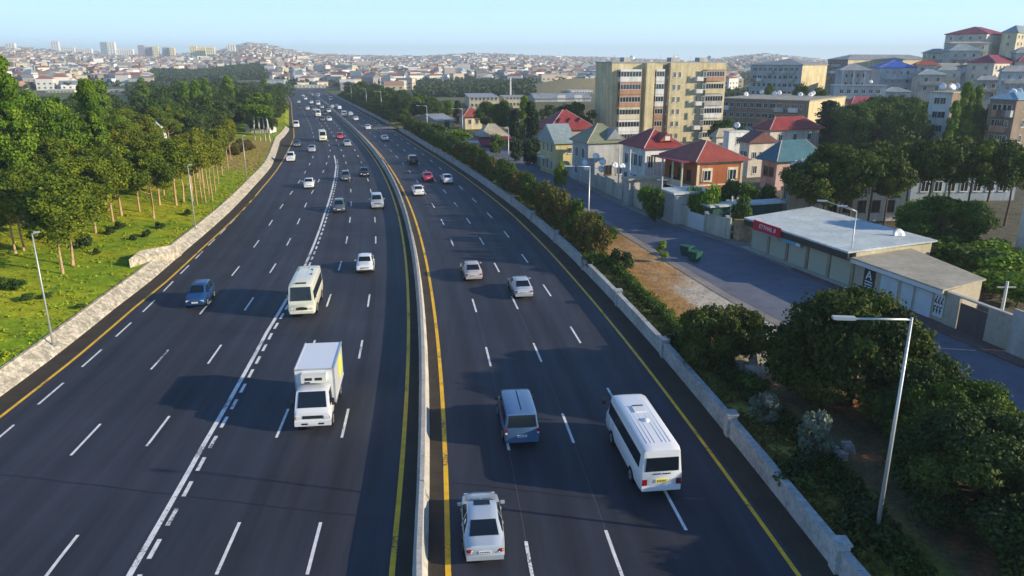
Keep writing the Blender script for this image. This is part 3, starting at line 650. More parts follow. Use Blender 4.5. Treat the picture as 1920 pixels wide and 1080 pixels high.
def truck():
    pp = Parts(); wp = P['white']; cream = P['cream']
    cab = pp.part('cab')
    st = [(1.35, .98, .97, .5, 1.35, 2.2, .86), (1.5, 1.0, .99, .45, 1.36, 2.28, .9), (2.45, 1.0, .99, .45, 1.36, 2.28, .88), (2.9, 1.0, .98, .45, 1.32, 1.42, .96), (3.02, .98, .96, .5, 1.0, 1.15, .92)]
    S = shell(cab, st, wp); n = len(S[0])
    g = pp.part('windscreen', smooth=False); patch(g, [S[3][n - 7], S[3][6], S[2][6], S[2][n - 7]], glass, .05, .03)
    for s in (1, -1):
        g = pp.part('side_window', smooth=False); i = 4 if s > 0 else n - 5; k = 5 if s > 0 else n - 6
        patch(g, [S[1][i], Vector(S[3][i]).lerp(Vector(S[2][i]), .3), S[2][k], S[1][k]], glass, .1)
        m = pp.part('mirror'); m.box(s * 1.12 - .07, s * 1.12 + .07, 2.55, 2.66, 1.45, 1.85, dark); m.box(s * 1.05 - .05, s * 1.05 + .05, 2.58, 2.62, 1.8, 1.84, dark)
        h = pp.part('headlight'); h.box(s * .76 - .15, s * .76 + .13, 2.95, 3.06, .82, 1.0, clr); h.box(s * .92 - .03, s * .92 + .05, 2.96, 3.05, .83, .98, ambl)
        t = pp.part('taillight'); t.box(s * .85 - .1, s * .85 + .1, -3.06, -3.0, .7, .82, redl)
    q = pp.part('grille', smooth=False); q.box(-.56, .56, 2.98, 3.05, .84, 1.02, dark)
    q = pp.part('bumper'); q.box(-1.0, 1.0, 2.9, 3.1, .42, .72, wp); q.box(-.62, -.3, 3.09, 3.11, .5, .6, dark); q.box(.3, .62, 3.09, 3.11, .5, .6, dark)
    q = pp.part('number_plate', smooth=False); q.box(-.26, .26, 3.1, 3.13, .5, .62, plate)
    c = pp.part('cargo_box', smooth=False); c.box(-1.09, 1.09, -3.0, 1.22, .95, 3.08, wp)
    for x in (-1.1, 1.1): c.box(x - .03, x + .03, -3.01, 1.24, 3.02, 3.12, P['silver']); c.box(x - .025, x + .025, 1.18, 1.245, .95, 3.03, P['silver']); c.box(x - .025, x + .025, -3.01, 1.24, .9, 1.0, P['silver'])
    c.box(-1.07, 1.07, 1.2, 1.245, 3.02, 3.1, P['silver'])
    a = pp.part('advert_panel', smooth=False); lime = mat('advert_lime', (0.62, 0.68, 0.06), 0.5, 0.3)
    v = [(-1.094, -1.6 + .9 * math.cos(t) * (1.0 if math.cos(t) < 0 else .8), 2.05 + .72 * math.sin(t)) for t in [2 * math.pi * k / 18 for k in range(18)]]
    a.mesh(v + [(1.0, 0, 0)], [tuple(range(18))], lime); a.v = a.v[:18]
    u = pp.part('cooling_unit'); u.box(-.7, .7, 1.22, 1.72, 2.42, 2.9, P['ivory'])
    for x in (-.48, .08): u.box(x, x + .4, 1.72, 1.735, 2.58, 2.74, dark)
    u.box(.2, .5, 1.715, 1.74, 2.44, 2.5, dark)
    ch = pp.part('chassis', smooth=False); ch.box(-.5, .5, -2.9, 2.4, .5, .9, dark)
    for s in (1, -1):
        wheel(pp, s * 1.0, 2.2, .4, .25); wheel(pp, s * 1.02, -1.7, .4, .42)
    return pp
def heading(y): return math.atan2(-(float(M(y + 3)) - float(M(y - 3))), 6.0)
def put(root, px, py, L, away, dh=0.0):
    x, y = gp(px, py, .1); h = heading(y + L / 2) + dh
    f = Vector((-math.sin(h), math.cos(h), 0))
    c = Vector((x, y, .012)) + f * L / 2
    root.location = c; root.rotation_euler = (0, 0, h + (0 if away else math.pi)); return c
LEN = {'sedan': 4.5, 'boxy': 4.08, 'hatch': 3.92, 'suv': 4.6, 'van': 4.85, 'coach': 7.0, 'bus': 6.65}
_vc = {}
GA = 'vehicles driving away on the right carriageway'; GT = 'vehicles coming towards the camera on the left carriageway'
def drive(kind, pt, px, py, away, label, cat, name, near=True, opt=(), plates=None, dh=0):
    key = (kind, pt, near, opt, plates)
    g = GA if away else GT
    if near:
        r = thing(name, label, cat, group=g); vehicle(kind, P[pt], True, plates or plate, opt).place(r)
    else:
        if key not in _vc: _vc[key] = vehicle(kind, P[pt], False, plates or plate, opt).joined(name)
        r = obj(name, _vc[key], label=label, cat=cat, group=g)
    put(r, px, py, LEN[kind], away, dh); return r
drive('sedan', 'pearl', 910, 1058, True, 'pale silver sedan with sunroof, nearest vehicle, beside the median barrier', 'car', 'sedan_car', opt=('sunroof',))
drive('van', 'steelblue', 979, 836, True, 'blue grey passenger van with ribbed roof and black rear window', 'van', 'passenger_van', opt=('ribs',))
drive('coach', 'white', 1238, 930, True, 'white minibus with yellow rear plate and roof hatch in the outer lane', 'minibus', 'minibus', opt=('ribs', 'hatch'), plates=plyel, dh=.02)
drive('sedan', 'champagne', 889, 527, True, 'beige silver sedan driving away just left of another silver sedan', 'car', 'sedan_car')
drive('sedan', 'silver', 983, 560, True, 'silver sedan with dark rear window, right of the beige sedan', 'car', 'sedan_car')
drive('bus', 'cream', 567, 595, False, 'cream minibus straddling the solid white line', 'bus', 'city_bus', opt=('ribs', 'oval'))
drive('boxy', 'white', 684, 512, False, 'boxy white saloon car approaching beyond the cream bus', 'car', 'saloon_car')
drive('hatch', 'blue', 366, 577, False, 'small dark blue hatchback alone in the far left lanes', 'car', 'hatchback_car').scale = (1, .96, 1.1)
tk = thing('box_truck', 'white refrigerated box truck with cooling unit above its cab', 'truck', group=GT)
truck().place(tk); put(tk, 588, 808, 6.1, False)
drive('suv', 'silver', 708, 391, False, 'silver car with long shadow in the lane beside the median', 'car', 'family_car')
drive('hatch', 'grey', 636, 398, False, 'dark grey hatchback just right of the solid white line', 'car', 'hatchback_car')
drive('sedan', 'white', 579, 353, False, 'white sedan alone left of the tip of the solid white line', 'car', 'sedan_car')
drive('hatch', 'grey', 649, 339, False, 'grey hatchback driving behind and left of the black car', 'car', 'hatchback_car')
drive('sedan', 'black', 684, 331, False, 'black sedan approaching close to the median', 'car', 'sedan_car')
drive('sedan', 'white', 786, 367, True, 'white sedan beside the median, lowest of the far cluster going away', 'car', 'sedan_car')
drive('sedan', 'red', 804, 340, True, 'red sedan going away between the two white cars', 'car', 'sedan_car')
drive('sedan', 'white', 841, 344, True, 'white sedan going away right of the red car', 'car', 'sedan_car')
drive('suv', 'black', 776, 308, True, 'black off-road car going away ahead of the red car', 'car', 'family_car')
FAR = [('suv', 'white', 545, 303, 0, 'white family car in the far left lane near the yellow line'), ('sedan', 'silver', 585, 285, 0, 'silver sedan approaching right of the white family car'),
 ('coach', 'cream', 606, 265, 0, 'cream minibus approaching beside the red hatchback'), ('hatch', 'red', 638, 260, 0, 'red hatchback approaching near the cream minibus'),
 ('sedan', 'silver', 652, 274, 0, 'silver car approaching just below the red hatchback'), ('sedan', 'grey', 557, 275, 0, 'grey sedan approaching at the left road edge'),
 ('van', 'white', 556, 239, 0, 'white van at the left edge beside the white tree trunks'), ('coach', 'white', 597, 219, 0, 'white minibus in the middle of the distant traffic'),
 ('hatch', 'grey', 605, 227, 0, 'grey hatchback behind the distant white minibus'), ('sedan', 'white', 618, 227, 0, 'white sedan right of the distant grey hatchback'),
 ('hatch', 'white', 617, 211, 0, 'white hatchback close to the median far away'), ('hatch', 'black', 610, 215, 0, 'black hatchback between white cars far away'),
 ('hatch', 'silver', 590, 208, 0, 'silver hatchback far away above the white minibus'), ('hatch', 'white', 577, 206, 0, 'white hatchback far away left of the minibus'),
 ('van', 'white', 597, 197, 0, 'white van in the distant dense traffic'), ('sedan', 'white', 584, 194, 0, 'white sedan in the distant traffic left of the van'),
 ('hatch', 'white', 573, 187, 0, 'white hatchback high up the distant road'), ('hatch', 'silver', 560, 193, 0, 'silver hatchback in the far left lane of the distant road'),
 ('van', 'white', 597, 182, 0, 'white van where the road meets the town'), ('hatch', 'white', 588, 180, 0, 'white hatchback where the road meets the town'),
 ('hatch', 'silver', 568, 181, 0, 'silver hatchback at the far end of the road'), ('sedan', 'black', 585, 200, 0, 'black sedan in the distant traffic'),
 ('hatch', 'black', 562, 204, 0, 'black hatchback in the far left lane'), ('hatch', 'silver', 604, 203, 0, 'silver hatchback near the distant median'),
 ('sedan', 'silver', 723, 264, 1, 'silver sedan going away, upper right before the junction'), ('sedan', 'white', 691, 243, 1, 'white sedan going away beside the slip road'),
 ('sedan', 'white', 668, 226, 1, 'white sedan going away left of the slip road'), ('hatch', 'silver', 658, 217, 1, 'silver hatchback going away right of a white van'),
 ('van', 'white', 646, 218, 1, 'white van going away near the median'), ('hatch', 'white', 637, 205, 1, 'white hatchback in the far outbound lanes'),
 ('hatch', 'silver', 632, 202, 1, 'silver hatchback in the far outbound lanes'), ('hatch', 'silver', 624, 203, 1, 'silver hatchback hugging the far median outbound'), ('van', 'ivory', 621, 188, 1, 'ivory van at the far end of the outbound lanes')]
for k, p_, px, py, aw, lb in FAR:
    drive(k, p_, px, py, bool(aw), lb, 'minibus' if k == 'coach' else ('van' if k == 'van' else 'car'), {'coach': 'minibus', 'van': 'delivery_van', 'suv': 'family_car', 'hatch': 'hatchback_car', 'sedan': 'sedan_car'}[k], near=False)
pk = obj('delivery_van', _vc[('van', 'white', False, (), None)], label='white van parked on the slip road by the hedge', cat='van'); x, y = gp(733, 222, .6); pk.location = (x, y, .62); pk.rotation_euler = (0, 0, .35)
# ------------------------------------------------------------------ street lamps
galv = mat('galvanised_steel', (0.50, 0.52, 0.52), 0.45, 0.5, metal=.4)
def lamp(name, label, x, y, z, h, arms, group, box=False):
    r = thing(name, label, 'street lamp', (x, y, z - .05), 0, group)
    m = MB(); m.tube([(0, 0, 0), (0, 0, h)], [.10 if arms[0][1] > 1 else .075, .05 if arms[0][1] > 1 else .04], galv, 8); m.build('pole', r, True)
    m = MB(); m.box(-.2, .2, -.2, .2, 0, .12, conc2); m.build('base', r)
    for ang, ln, rise in arms:
        c, s = math.cos(ang), math.sin(ang)
        m = MB(); m.tube([(0, 0, h - .08), (c * ln, s * ln, h + rise)], .045, galv, 6); a = m.build('arm', r, True)
        m = MB(); hd = Matrix.Translation((c * (ln + (.35 if ln > .6 else .1)), s * (ln + (.35 if ln > .6 else .1)), h + rise + .02)) @ Matrix.Rotation(ang, 4, 'Z')
        q_ = 1 if ln > 1 or rise > .2 else .45; m.box(-.42 * q_, .42 * q_, -.13 * q_, .13 * q_, -.05, .06, galv, hd); m.box(-.3 * q_, .3 * q_, -.1 * q_, .1 * q_, -.07, -.05, clr, hd); m.build('lamp_head', a)
    if box: m = MB(); m.box(-.2, .2, -.32, -.12, 1.5, 2.15, conc2); m.build('control_box', r)
    return r
GR = 'street lamps along the right parapet'
x, y, z = hit(1640, 1018); lamp('street_lamp', 'tall steel street lamp among dark pines, nearest on the right', 15.3, 27.0, .62, 10.05, [(math.pi - .1, 2.15, -.12)], GR)
lamp('street_lamp', 'street lamp with grey control box beside the tall hedge', 8.2, 78.9, .62, 8.9, [(math.pi + .1, 1.9, .0)], GR, True)
lamp('street_lamp', 'street lamp rising out of the tall hedge midway up the parapet', -.6, 128.9, .62, 8.7, [(math.pi + .1, 1.9, 0)], GR)
x, y = gp(868, 270, .6); lamp('street_lamp', 'distant street lamp in front of the red tiled porch house', x, y, .62, 8.5, [(math.pi + .1, 1.9, 0)], GR)
x, y = gp(802, 262, .6); lamp('street_lamp', 'distant street lamp in front of the yellow walled shed', x, y, .62, 8.6, [(math.pi + .1, 1.9, 0)], GR)
for px, py in ((716, 215), (688, 205), (660, 196)):
    x, y = gp(px, py, .3); lamp('street_lamp', 'far street lamp beyond the slip road', x, y, .5, 8.5, [(math.pi + .1, 1.9, 0)], GR)
GL_ = 'street lamps on the left grass bank'
lamp('street_lamp', 'slim street lamp on the grass bank, nearest on the left', -33.0, 50.2, tz(-33.0, 50.2), 8.4, [(.3, .2, .04)], GL_)
x, y, z = hit(367, 431); lamp('street_lamp', 'slim street lamp at the edge of the bare pine trunks', x, y, z, 7.8, [(.3, .2, .04)], GL_)
x, y, z = hit(463, 338); lamp('street_lamp', 'slim street lamp on the bright grass by the orange bank', x, y, z, 7.4, [(.3, .2, .04)], GL_)
x, y = gp(1588, 531, .78); lamp('street_lamp', 'double armed lamp in front of the garage shutters', x, y, .78, 6.7, [(math.pi - .2, .9, .35), (math.pi - .2, 2.6, .75)], None)

# ------------------------------------------------------------------ foliage
bark = mat('bark', (0.13, 0.095, 0.065), 0.95, 0.15, noise=[(3, .3, 5)])
barkl = mat('pale_bark', (0.44, 0.29, 0.17), 0.95, 0.15, noise=[(3, .2, 5)])
whitew = mat('limewashed_bark', (0.72, 0.70, 0.62), 0.9, 0.15, noise=[(3, .1, 5)])
leafm = mat('leaves', (0.06, 0.1, 0.02), 0.65, 0.25, attr='Col', trans=0.28)
needlem = mat('needles', (0.05, 0.08, 0.02), 0.7, 0.2, attr='Col', trans=0.16)
def cloud(cen, rad, per, size, pal, seed, flat=.35, stretch=1.0, up=0.0, core=True):
    """leaf faces spread through the volume of every clump"""
    g = np.random.default_rng(seed); n = len(cen); per = int(per)
    d = g.normal(size=(n, per, 3)); d /= np.linalg.norm(d, axis=2, keepdims=True)
    lump = 1 + .22 * np.sin(d[..., :1] * 5 + g.uniform(0, 6, (n, 1, 1))) * np.sin(d[..., 1:2] * 6 + g.uniform(0, 6, (n, 1, 1)))
    rr = g.uniform(.35, 1.0, (n, per, 1)) ** .5 * lump
    p = cen[:, None, :] + d * rr * rad[:, None, :]
    nrm = d + g.normal(size=d.shape) * .75; nrm[..., 2] += up; nrm /= np.linalg.norm(nrm, axis=2, keepdims=True)
    a = np.cross(nrm, g.normal(size=d.shape)); a /= np.linalg.norm(a, axis=2, keepdims=True); b = np.cross(nrm, a)
    sz = size * g.uniform(.6, 1.4, (n, per, 1)); b = b * stretch
    q = np.stack([p - a * sz - b * sz * .3, p + b * sz * -.9 * .6 + a * sz * .2, p + a * sz + b * sz * .3, p + b * sz * .9 - a * sz * .2], 2).reshape(-1, 3)
    k = g.uniform(0, 1, (n, 1)) * .65 + g.uniform(0, 1, (n, per)) * .35
    pal = np.array(pal); i = np.clip(k * (len(pal) - 1), 0, len(pal) - 1.001); lo = i.astype(int); fr = (i - lo)[..., None]
    c = pal[lo] * (1 - fr) + pal[lo + 1] * fr; c = c * g.uniform(.8, 1.2, (n, per, 1))
    c = np.repeat(c.reshape(-1, 3), 4, 0)
    return q, np.arange(len(q)).reshape(-1, 4), c
def crown_points(shape, H, hb, rc, n, seed):
    g = np.random.default_rng(seed); P_ = []; Rd = []
    while len(P_) < n:
        u = g.uniform(0, 1); th = g.uniform(0, 6.283); z = hb + (H - hb) * u
        if shape == 'dome': prof = math.sqrt(max(0, 1 - (max(u - .25, 0) / .8) ** 2)) * (1 if u > .2 else .75 + u)
        elif shape == 'umbrella': prof = math.sqrt(max(0, 1 - (max(u - .3, 0) / .75) ** 2)) * (.55 + 1.5 * u if u < .3 else 1)
        elif shape == 'cone': prof = (1 - u) ** .8 * (1 if u > .12 else .6 + u * 3) + .08
        elif shape == 'column': prof = min(1, (1 - u) ** .5 * 1.25) * (1 if u > .1 else .7 + u * 3)
        else: prof = math.sqrt(max(0.02, 1 - (2 * u - 1) ** 2 * .95))
        r = rc * prof * g.uniform(.45, 1.0) ** .6 * (1 + .18 * math.sin(3 * th + seed))
        P_.append((r * math.cos(th), r * math.sin(th), z)); Rd.append(prof)
    return np.array(P_), np.array(Rd)
def tree_meshes(name, shape, H, hb, rc, n, per, size, cr, pal, seed, bm_=bark, tr=.16, stretch=1.0, m=None, limbs=10, lean=.0, up=.1, flat=.75):
    P_, Rd = crown_points(shape, H - cr * .5, hb + cr * .4, rc - cr * .55, n, seed)
    g = np.random.default_rng(seed + 5); rad = cr * g.uniform(.65, 1.25, (n, 1)) * np.array([[1, 1, flat]])
    q, f, c = cloud(P_, rad, per, size, pal, seed, stretch=stretch, up=up)
    cm = npmesh('crown', q, f, [m or leafm], c)
    mb = MB(); r = random.Random(seed); top = Vector((lean * H * r.uniform(-1, 1), lean * H * r.uniform(-1, 1), hb + (H - hb) * .75))
    mid = Vector((top.x * .3 + r.uniform(-.15, .15), top.y * .3 + r.uniform(-.15, .15), hb * .6))
    mb.tube([(0, 0, -.4), (0, 0, .05), mid, Vector((top.x * .6, top.y * .6, hb + (H - hb) * .35)), top], [tr * 1.35, tr * 1.1, tr * .85, tr * .6, tr * .2], bm_, 7)
    for k in range(min(limbs, n)):
        e = Vector(P_[k]); s0 = Vector((top.x * .3, top.y * .3, max(hb * .75, min(e.z - .6, hb + (H - hb) * .5) * .85)))
        mb.tube([s0, s0.lerp(e, .5) + Vector((0, 0, -.15)), e], [tr * .5, tr * .32, tr * .12], bm_, 5)
    return mb.data('trunk', True), cm
PINE = [(0.040, 0.075, 0.007), (0.105, 0.155, 0.009), (0.24, 0.27, 0.013)]
PINEO = [(0.06, 0.095, 0.009), (0.14, 0.165, 0.011), (0.23, 0.25, 0.015)]
DARK = [(0.013, 0.036, 0.010), (0.034, 0.068, 0.013), (0.085, 0.125, 0.016)]
BRI = [(0.055, 0.13, 0.010), (0.12, 0.22, 0.012), (0.23, 0.33, 0.02)]
MID = [(0.030, 0.070, 0.012), (0.060, 0.118, 0.014), (0.11, 0.175, 0.018)]
CYP = [(0.012, 0.033, 0.016), (0.022, 0.052, 0.020), (0.045, 0.080, 0.022)]
BROWN = [(0.19, 0.10, 0.03), (0.13, 0.10, 0.022), (0.09, 0.14, 0.018)]
SILV = [(0.08, 0.12, 0.08), (0.15, 0.20, 0.14), (0.27, 0.31, 0.24)]
TR = {}
def variant(k, *a, **kw): TR[k] = (tree_meshes(k, *a, **kw), a[1], a[3])   # meshes, height, crown radius
for i in range(3): variant('pine%d' % i, 'dome', 9.5, 3.9, 2.9, 34, 360, .12, 1.05, PINE if i < 2 else PINEO, 20 + i, bm_=barkl, tr=.135, m=needlem, lean=.02)
for i in range(2): variant('barepine%d' % i, 'dome', 9.5, 6.0, 2.3, 16, 230, .15, 1.05, PINEO, 30 + i, bm_=barkl, tr=.11, m=needlem)
variant('poplar0', 'column', 17, 1.0, 2.9, 95, 420, .12, .95, BRI, 40, tr=.25, stretch=1.2)
variant('poplar1', 'column', 12, 1.5, 1.9, 40, 240, .16, .9, BRI, 41, tr=.2)
for i in range(2): variant('broad%d' % i, 'round', 9, 2.4, 4.2, 54, 420, .13, 1.25, (BRI, MID)[i], 50 + i, tr=.2)
for i in range(2): variant('far%d' % i, 'round', 8, 1.6, 3.8, 26, 260, .19, 1.35, (MID, [(.03, .06, .02), (.06, .10, .02), (.10, .15, .02)])[i], 60 + i, limbs=3)
variant('cypress', 'cone', 12, .6, 2.4, 70, 230, .15, .95, CYP, 70, stretch=1.3, tr=.18, m=needlem)
variant('columncypress', 'column', 11, .5, 1.7, 40, 170, .20, .9, CYP, 71, tr=.18, m=needlem)
for i in range(3): variant('umbrella%d' % i, 'umbrella', 9.5, 5.0, 4.0, 38, 280, .15, 1.25, ([(.02, .045, .010), (.05, .085, .012), (.15, .185, .018)]), 80 + i, tr=.17, m=needlem, lean=.03)
for i in range(3): variant('thuja%d' % i, 'round', 4.2, .15, 1.35, 22, 190, .12, .62, (MID, BROWN, BROWN)[i], 90 + i, tr=.1, flat=1.2, m=needlem)
for i in range(2): variant('shrub%d' % i, 'dome', 1.6, .1, 1.1, 12, 130, .11, .5, (MID, DARK)[i], 100 + i, tr=.05, limbs=3)
variant('silver', 'round', 2.6, .2, 1.2, 22, 150, .09, .45, SILV, 110, tr=.06, stretch=1.6)
variant('sapling', 'column', 2.3, .5, .6, 12, 120, .08, .32, [(.12, .19, .02), (.2, .28, .03), (.28, .34, .04)], 111, tr=.03)
for i in range(2): variant('gard%d' % i, 'round', 3.6, .5, 1.9, 18, 120, .17, .85, (BRI, MID)[i], 115 + i, tr=.08, limbs=4)
for i in range(3): variant('big%d' % i, 'dome', 6.2, .7, 5.2, 95, 620, .10, 1.15, DARK if i else [(.013, .034, .007), (.04, .068, .009), (.11, .14, .014)], 120 + i, tr=.3, m=needlem, limbs=22, flat=.7)
variant('big3', 'dome', 6.2, .7, 5.2, 90, 560, .11, 1.1, [(.03, .065, .008), (.07, .125, .010), (.15, .21, .014)], 126, tr=.3, m=needlem, limbs=22, flat=.7)
variant('roundpine', 'dome', 4.6, 1.0, 2.9, 40, 330, .12, .85, [(.03, .055, .01), (.06, .085, .012), (.11, .125, .016)], 130, tr=.15, m=needlem, limbs=12)
NAMES = {'pine': 'pine_tree', 'barepine': 'pine_tree', 'poplar': 'poplar_tree', 'broad': 'broadleaf_tree', 'far': 'broadleaf_tree', 'cypress': 'cypress_tree', 'columncypress': 'cypress_tree', 'umbrella': 'umbrella_pine', 'thuja': 'hedge_conifer', 'shrub': 'garden_shrub', 'silver': 'silver_shrub', 'sapling': 'young_sapling', 'gard': 'garden_tree', 'big': 'spreading_pine', 'roundpine': 'spreading_pine'}
CATS = {'hedge_conifer': 'conifer', 'garden_shrub': 'shrub', 'silver_shrub': 'shrub', 'young_sapling': 'sapling'}
def plant(k, x, y, z, sx, sz, label, group=None, rz=None, trunkmat=None):
    (tm, cm), H, rc = TR[k]; nm = NAMES[k.rstrip('0123456789')]
    r = thing(nm, label, CATS.get(nm, 'tree'), (x, y, z - .05), rng.uniform(0, 6.28) if rz is None else rz, group); r.scale = (sx, sx, sz)
    obj('trunk', tm, r); obj('crown', cm, r); return r
def plantpx(k, px, d, ytop, wpx, label, group=None, rz=None, zb=None):
    x, y, z = atd(px, d)
    if zb is not None: z = zb
    zt = CH - d * (SP + (ytop - 540) / F * CP)
    x = (px - 960) / F * (y * CP + (CH - z - .62 * (zt - z)) * SP)
    (_, H, rc) = TR[k]; return plant(k, x, y, z, max(.1, wpx / 2 * d / F / rc), max(.15, (zt - z) / H), label, group, rz)
# left grove
EDGE = [(-200, 470), (0, 474), (60, 480), (116, 516), (138, 500), (160, 445), (220, 418), (290, 412), (345, 390), (400, 392), (418, 350), (435, 300), (452, 270), (470, 258)]
def pxof(x, y, z):
    dz = CH - z; zc = y * CP + dz * SP; return 960 + F * x / zc, 540 + F * (-y * SP + dz * CP) / zc
GP = 'pines of the grove on the left grass bank'
def plab(x, y, s):
    px, py = pxof(x, y, tz(x, y)); e = np.interp(px, [q[0] for q in EDGE], [q[1] for q in EDGE]) - py
    size = 'small' if s < .87 else ('tall' if s > .98 else 'middling')
    row = 'in the front row of the grove' if e < 14 else ('behind the grove front row' if e < 55 else 'deep in the grove')
    side = 'at the picture edge' if px < 120 else ('below the pointed poplar' if px < 240 else ('near the bare trunks' if px > 330 else 'in mid bank'))
    return '%s olive pine %s, %s' % (size, row, side)
pts = []
for (px, py) in ((30, 476), (46, 470), (118, 514), (139, 500), (180, 438), (165, 400), (212, 416), (228, 405), (290, 410), (262, 398), (331, 386), (345, 380), (205, 395), (300, 385)):
    x, y, z = hit(px, py); pts.append((x, y, 0))
tries = 0
while tries < 5000:
    tries += 1
    y = rng.uniform(62, 176); x = float(M(y)) + float(wl(y)) - rng.uniform(7, 95)
    px, py = pxof(x, y, tz(x, y))
    if px < -60 or py > np.interp(px, [e[0] for e in EDGE], [e[1] for e in EDGE]) - 6: continue
    if y > 122 and float(M(y) + wl(y)) - x < 20: continue
    md = 3.9 if y < 120 else 6.2
    if any((x - a) ** 2 + (y - b) ** 2 < md * md for a, b, _ in pts): continue
    pts.append((x, y, 1))
nb = 0
for x, y, f in pts:
    px, py = pxof(x, y, 2); s = rng.uniform(.8, 1.06)
    bare = 352 < px < 425 and f and py > 300
    plant(('barepine%d' % rng.randrange(2)) if bare else ('pine%d' % rng.choice((0, 0, 1, 1, 2))), x, y, tz(x, y), s * rng.uniform(.92, 1.15), s * (.88 if y < 150 else .82), plab(x, y, s), GP)
for (px, py) in ((362, 378), (370, 385), (378, 372), (386, 380), (392, 366), (399, 378), (404, 360), (383, 352), (366, 360), (410, 345), (428, 318), (433, 300), (417, 330)):
    x, y, z = hit(px, py)
    plant('barepine%d' % rng.randrange(2), x, y, z, .8, .85, 'thin bare trunked pine in the close row beside the bright grass', 'row of thin bare pines beside the grass')
plantpx('poplar0', 172, 104, 146, 62, 'tall pointed poplar standing above the pine grove')
plantpx('poplar0', 6, 84, 100, 96, 'very tall leafy poplar cut by the left edge of the picture')
plantpx('poplar0', -40, 90, 70, 110, 'tall leafy poplar just inside the far left edge', None)
plantpx('broad0', 98, 100, 190, 120, 'big bright green broadleaf tree between the two tall poplars')
plantpx('broad0', 58, 108, 172, 80, 'bright broadleaf tree directly right of the leftmost poplar')
plantpx('broad0', 225, 118, 216, 70, 'broadleaf tree right of the pointed poplar')
plantpx('poplar1', 484, 215, 172, 30, 'pale green poplar above the white painted trunks')
for px in (466, 474, 487, 497, 508):
    r = plantpx('far1', px, 196, 188, 26, 'small tree with a white painted trunk beside the white tent', 'trees with white painted trunks by the tent')
    for c_ in r.children:
        if c_.name.startswith('trunk'):
            pass
wm_ = MB(); wm_.tube([(0, 0, 0), (.1, 0, 3.5), (.5, 0, 8)], [.24, .2, .1], whitew, 7); wt = wm_.data('trunk', True)
for i, px in enumerate((478, 488, 498, 506)):
    x, y, z = atd(px, 186); r = thing('pale_tree', 'thick white painted trunk with a thin crown beside the highway', 'tree', (x, y, z), i * 1.3, 'white painted trunks by the highway')
    obj('trunk', wt, r); obj('crown', TR['gard0'][0][1], r, (.3, 0, 5.2))
# woods further along the left side
pts2 = []; tries = 0
while tries < 9000 and len(pts2) < 225:
    tries += 1
    y = rng.uniform(168, 420); dd = rng.uniform(3.5, 150) ; x = float(M(y)) + float(wl(y)) - dd
    px, py = pxof(x, y, 0)
    if px < -30 or (px < 265 and y > 225): continue
    if y < 205 and dd < 16: continue
    md = 6.0 if y < 260 else 8.0
    if any((x - a) ** 2 + (y - b) ** 2 < md * md for a, b in pts2): continue
    pts2.append((x, y))
for x, y in pts2:
    s = rng.uniform(.72, 1.1); plant(rng.choice(('far0', 'far0', 'far1', 'poplar1' if rng.random() < .25 else 'far1')), x, y, tz(x, y), s * 1.05, s * .98 * (1 if y < 300 else .85), '%s green tree %s of the wood left of the highway' % ('small' if s < .85 else ('large' if s > .98 else 'middling'), 'at the roadside edge' if float(M(y)) + float(wl(y)) - x < 14 else ('in the near part' if y < 240 else ('in the middle' if y < 330 else 'at the far end'))), 'trees of the wood left of the highway')
# shrubs on the bank
for px, py, s in ((158, 465, .9), (205, 440, .5), (224, 430, .55), (275, 470 - 25, .5), (300, 430, .5), (352, 405, .5), (180, 478, .4), (250, 452, .4)):
    x, y, z = hit(px, py); plant('shrub1', x, y, z, s, s, 'small dark bush on the bright grass bank', 'small bushes dotted on the grass bank')
for px, py, s in ((30, 545, .8), (8, 540, .8), (52, 565, .6), (88, 560, .5), (150, 580, .4)):
    x, y, z = hit(px, py); plant('shrub0', x, y, z, s, s * .7, 'low green shrub among long grass near the nearest lamp', 'low shrubs in the long grass')
for px, py, s in ((440, 292, 1.0), (455, 286, 1.1), (468, 282, .9)):
    x, y, z = hit(px, py); plant('thuja1', x, y, z, s, .6 * s, 'rust coloured bush on the orange bank', 'rust coloured bushes on the orange bank')
# tall conifer hedge behind the parapet
y = 73.5; i = 0
while y < 228:
    x = float(fw(y)) + 2.0 + rng.uniform(-.25, .35); s = rng.uniform(.82, 1.12)
    k = 'thuja%d' % (rng.choice((1, 2, 2, 1, 0)) if y < 100 else rng.choice((0, 0, 1)))
    plant(k, x, y, .6, s * (.84 if y < 110 else (1.0 if y < 150 else 1.2)), s * (.95 if y < 150 else .9), ('%s conifer in the tall hedge %s' % ('bushy green' if k == 'thuja0' else 'rust and green', 'beside the lamp with the grey box' if y < 92 else ('between the two nearest hedge lamps' if y < 128 else ('beyond the second hedge lamp' if y < 180 else 'near the slip road')))), 'conifers of the tall hedge behind the parapet'); y += 1.75 if y < 150 else 3.0
y = 254
while y < 430:
    x = float(fw(y)) + 2.2; s = rng.uniform(.8, 1.1); plant('thuja0', x, y, .5, s * 1.9, s * .8, 'dark green conifer in the hedge beyond the slip road', 'conifers of the hedge beyond the slip road'); y += 5.2
y = 256
while y < 470:
    for q in range(2):
        x = float(fw(y)) + rng.uniform(6, 10) + q * 9; s = rng.uniform(.75, 1.05); plant('far%d' % rng.randrange(2), x, y + rng.uniform(-3, 3), .4, s * .9, s, '%s street tree in the belt beyond the slip road, %s' % ('small' if s < .88 else 'large', 'near end' if y < 320 else ('middle' if y < 400 else 'far end')), 'trees of the belt beyond the slip road')
    y += 8.5
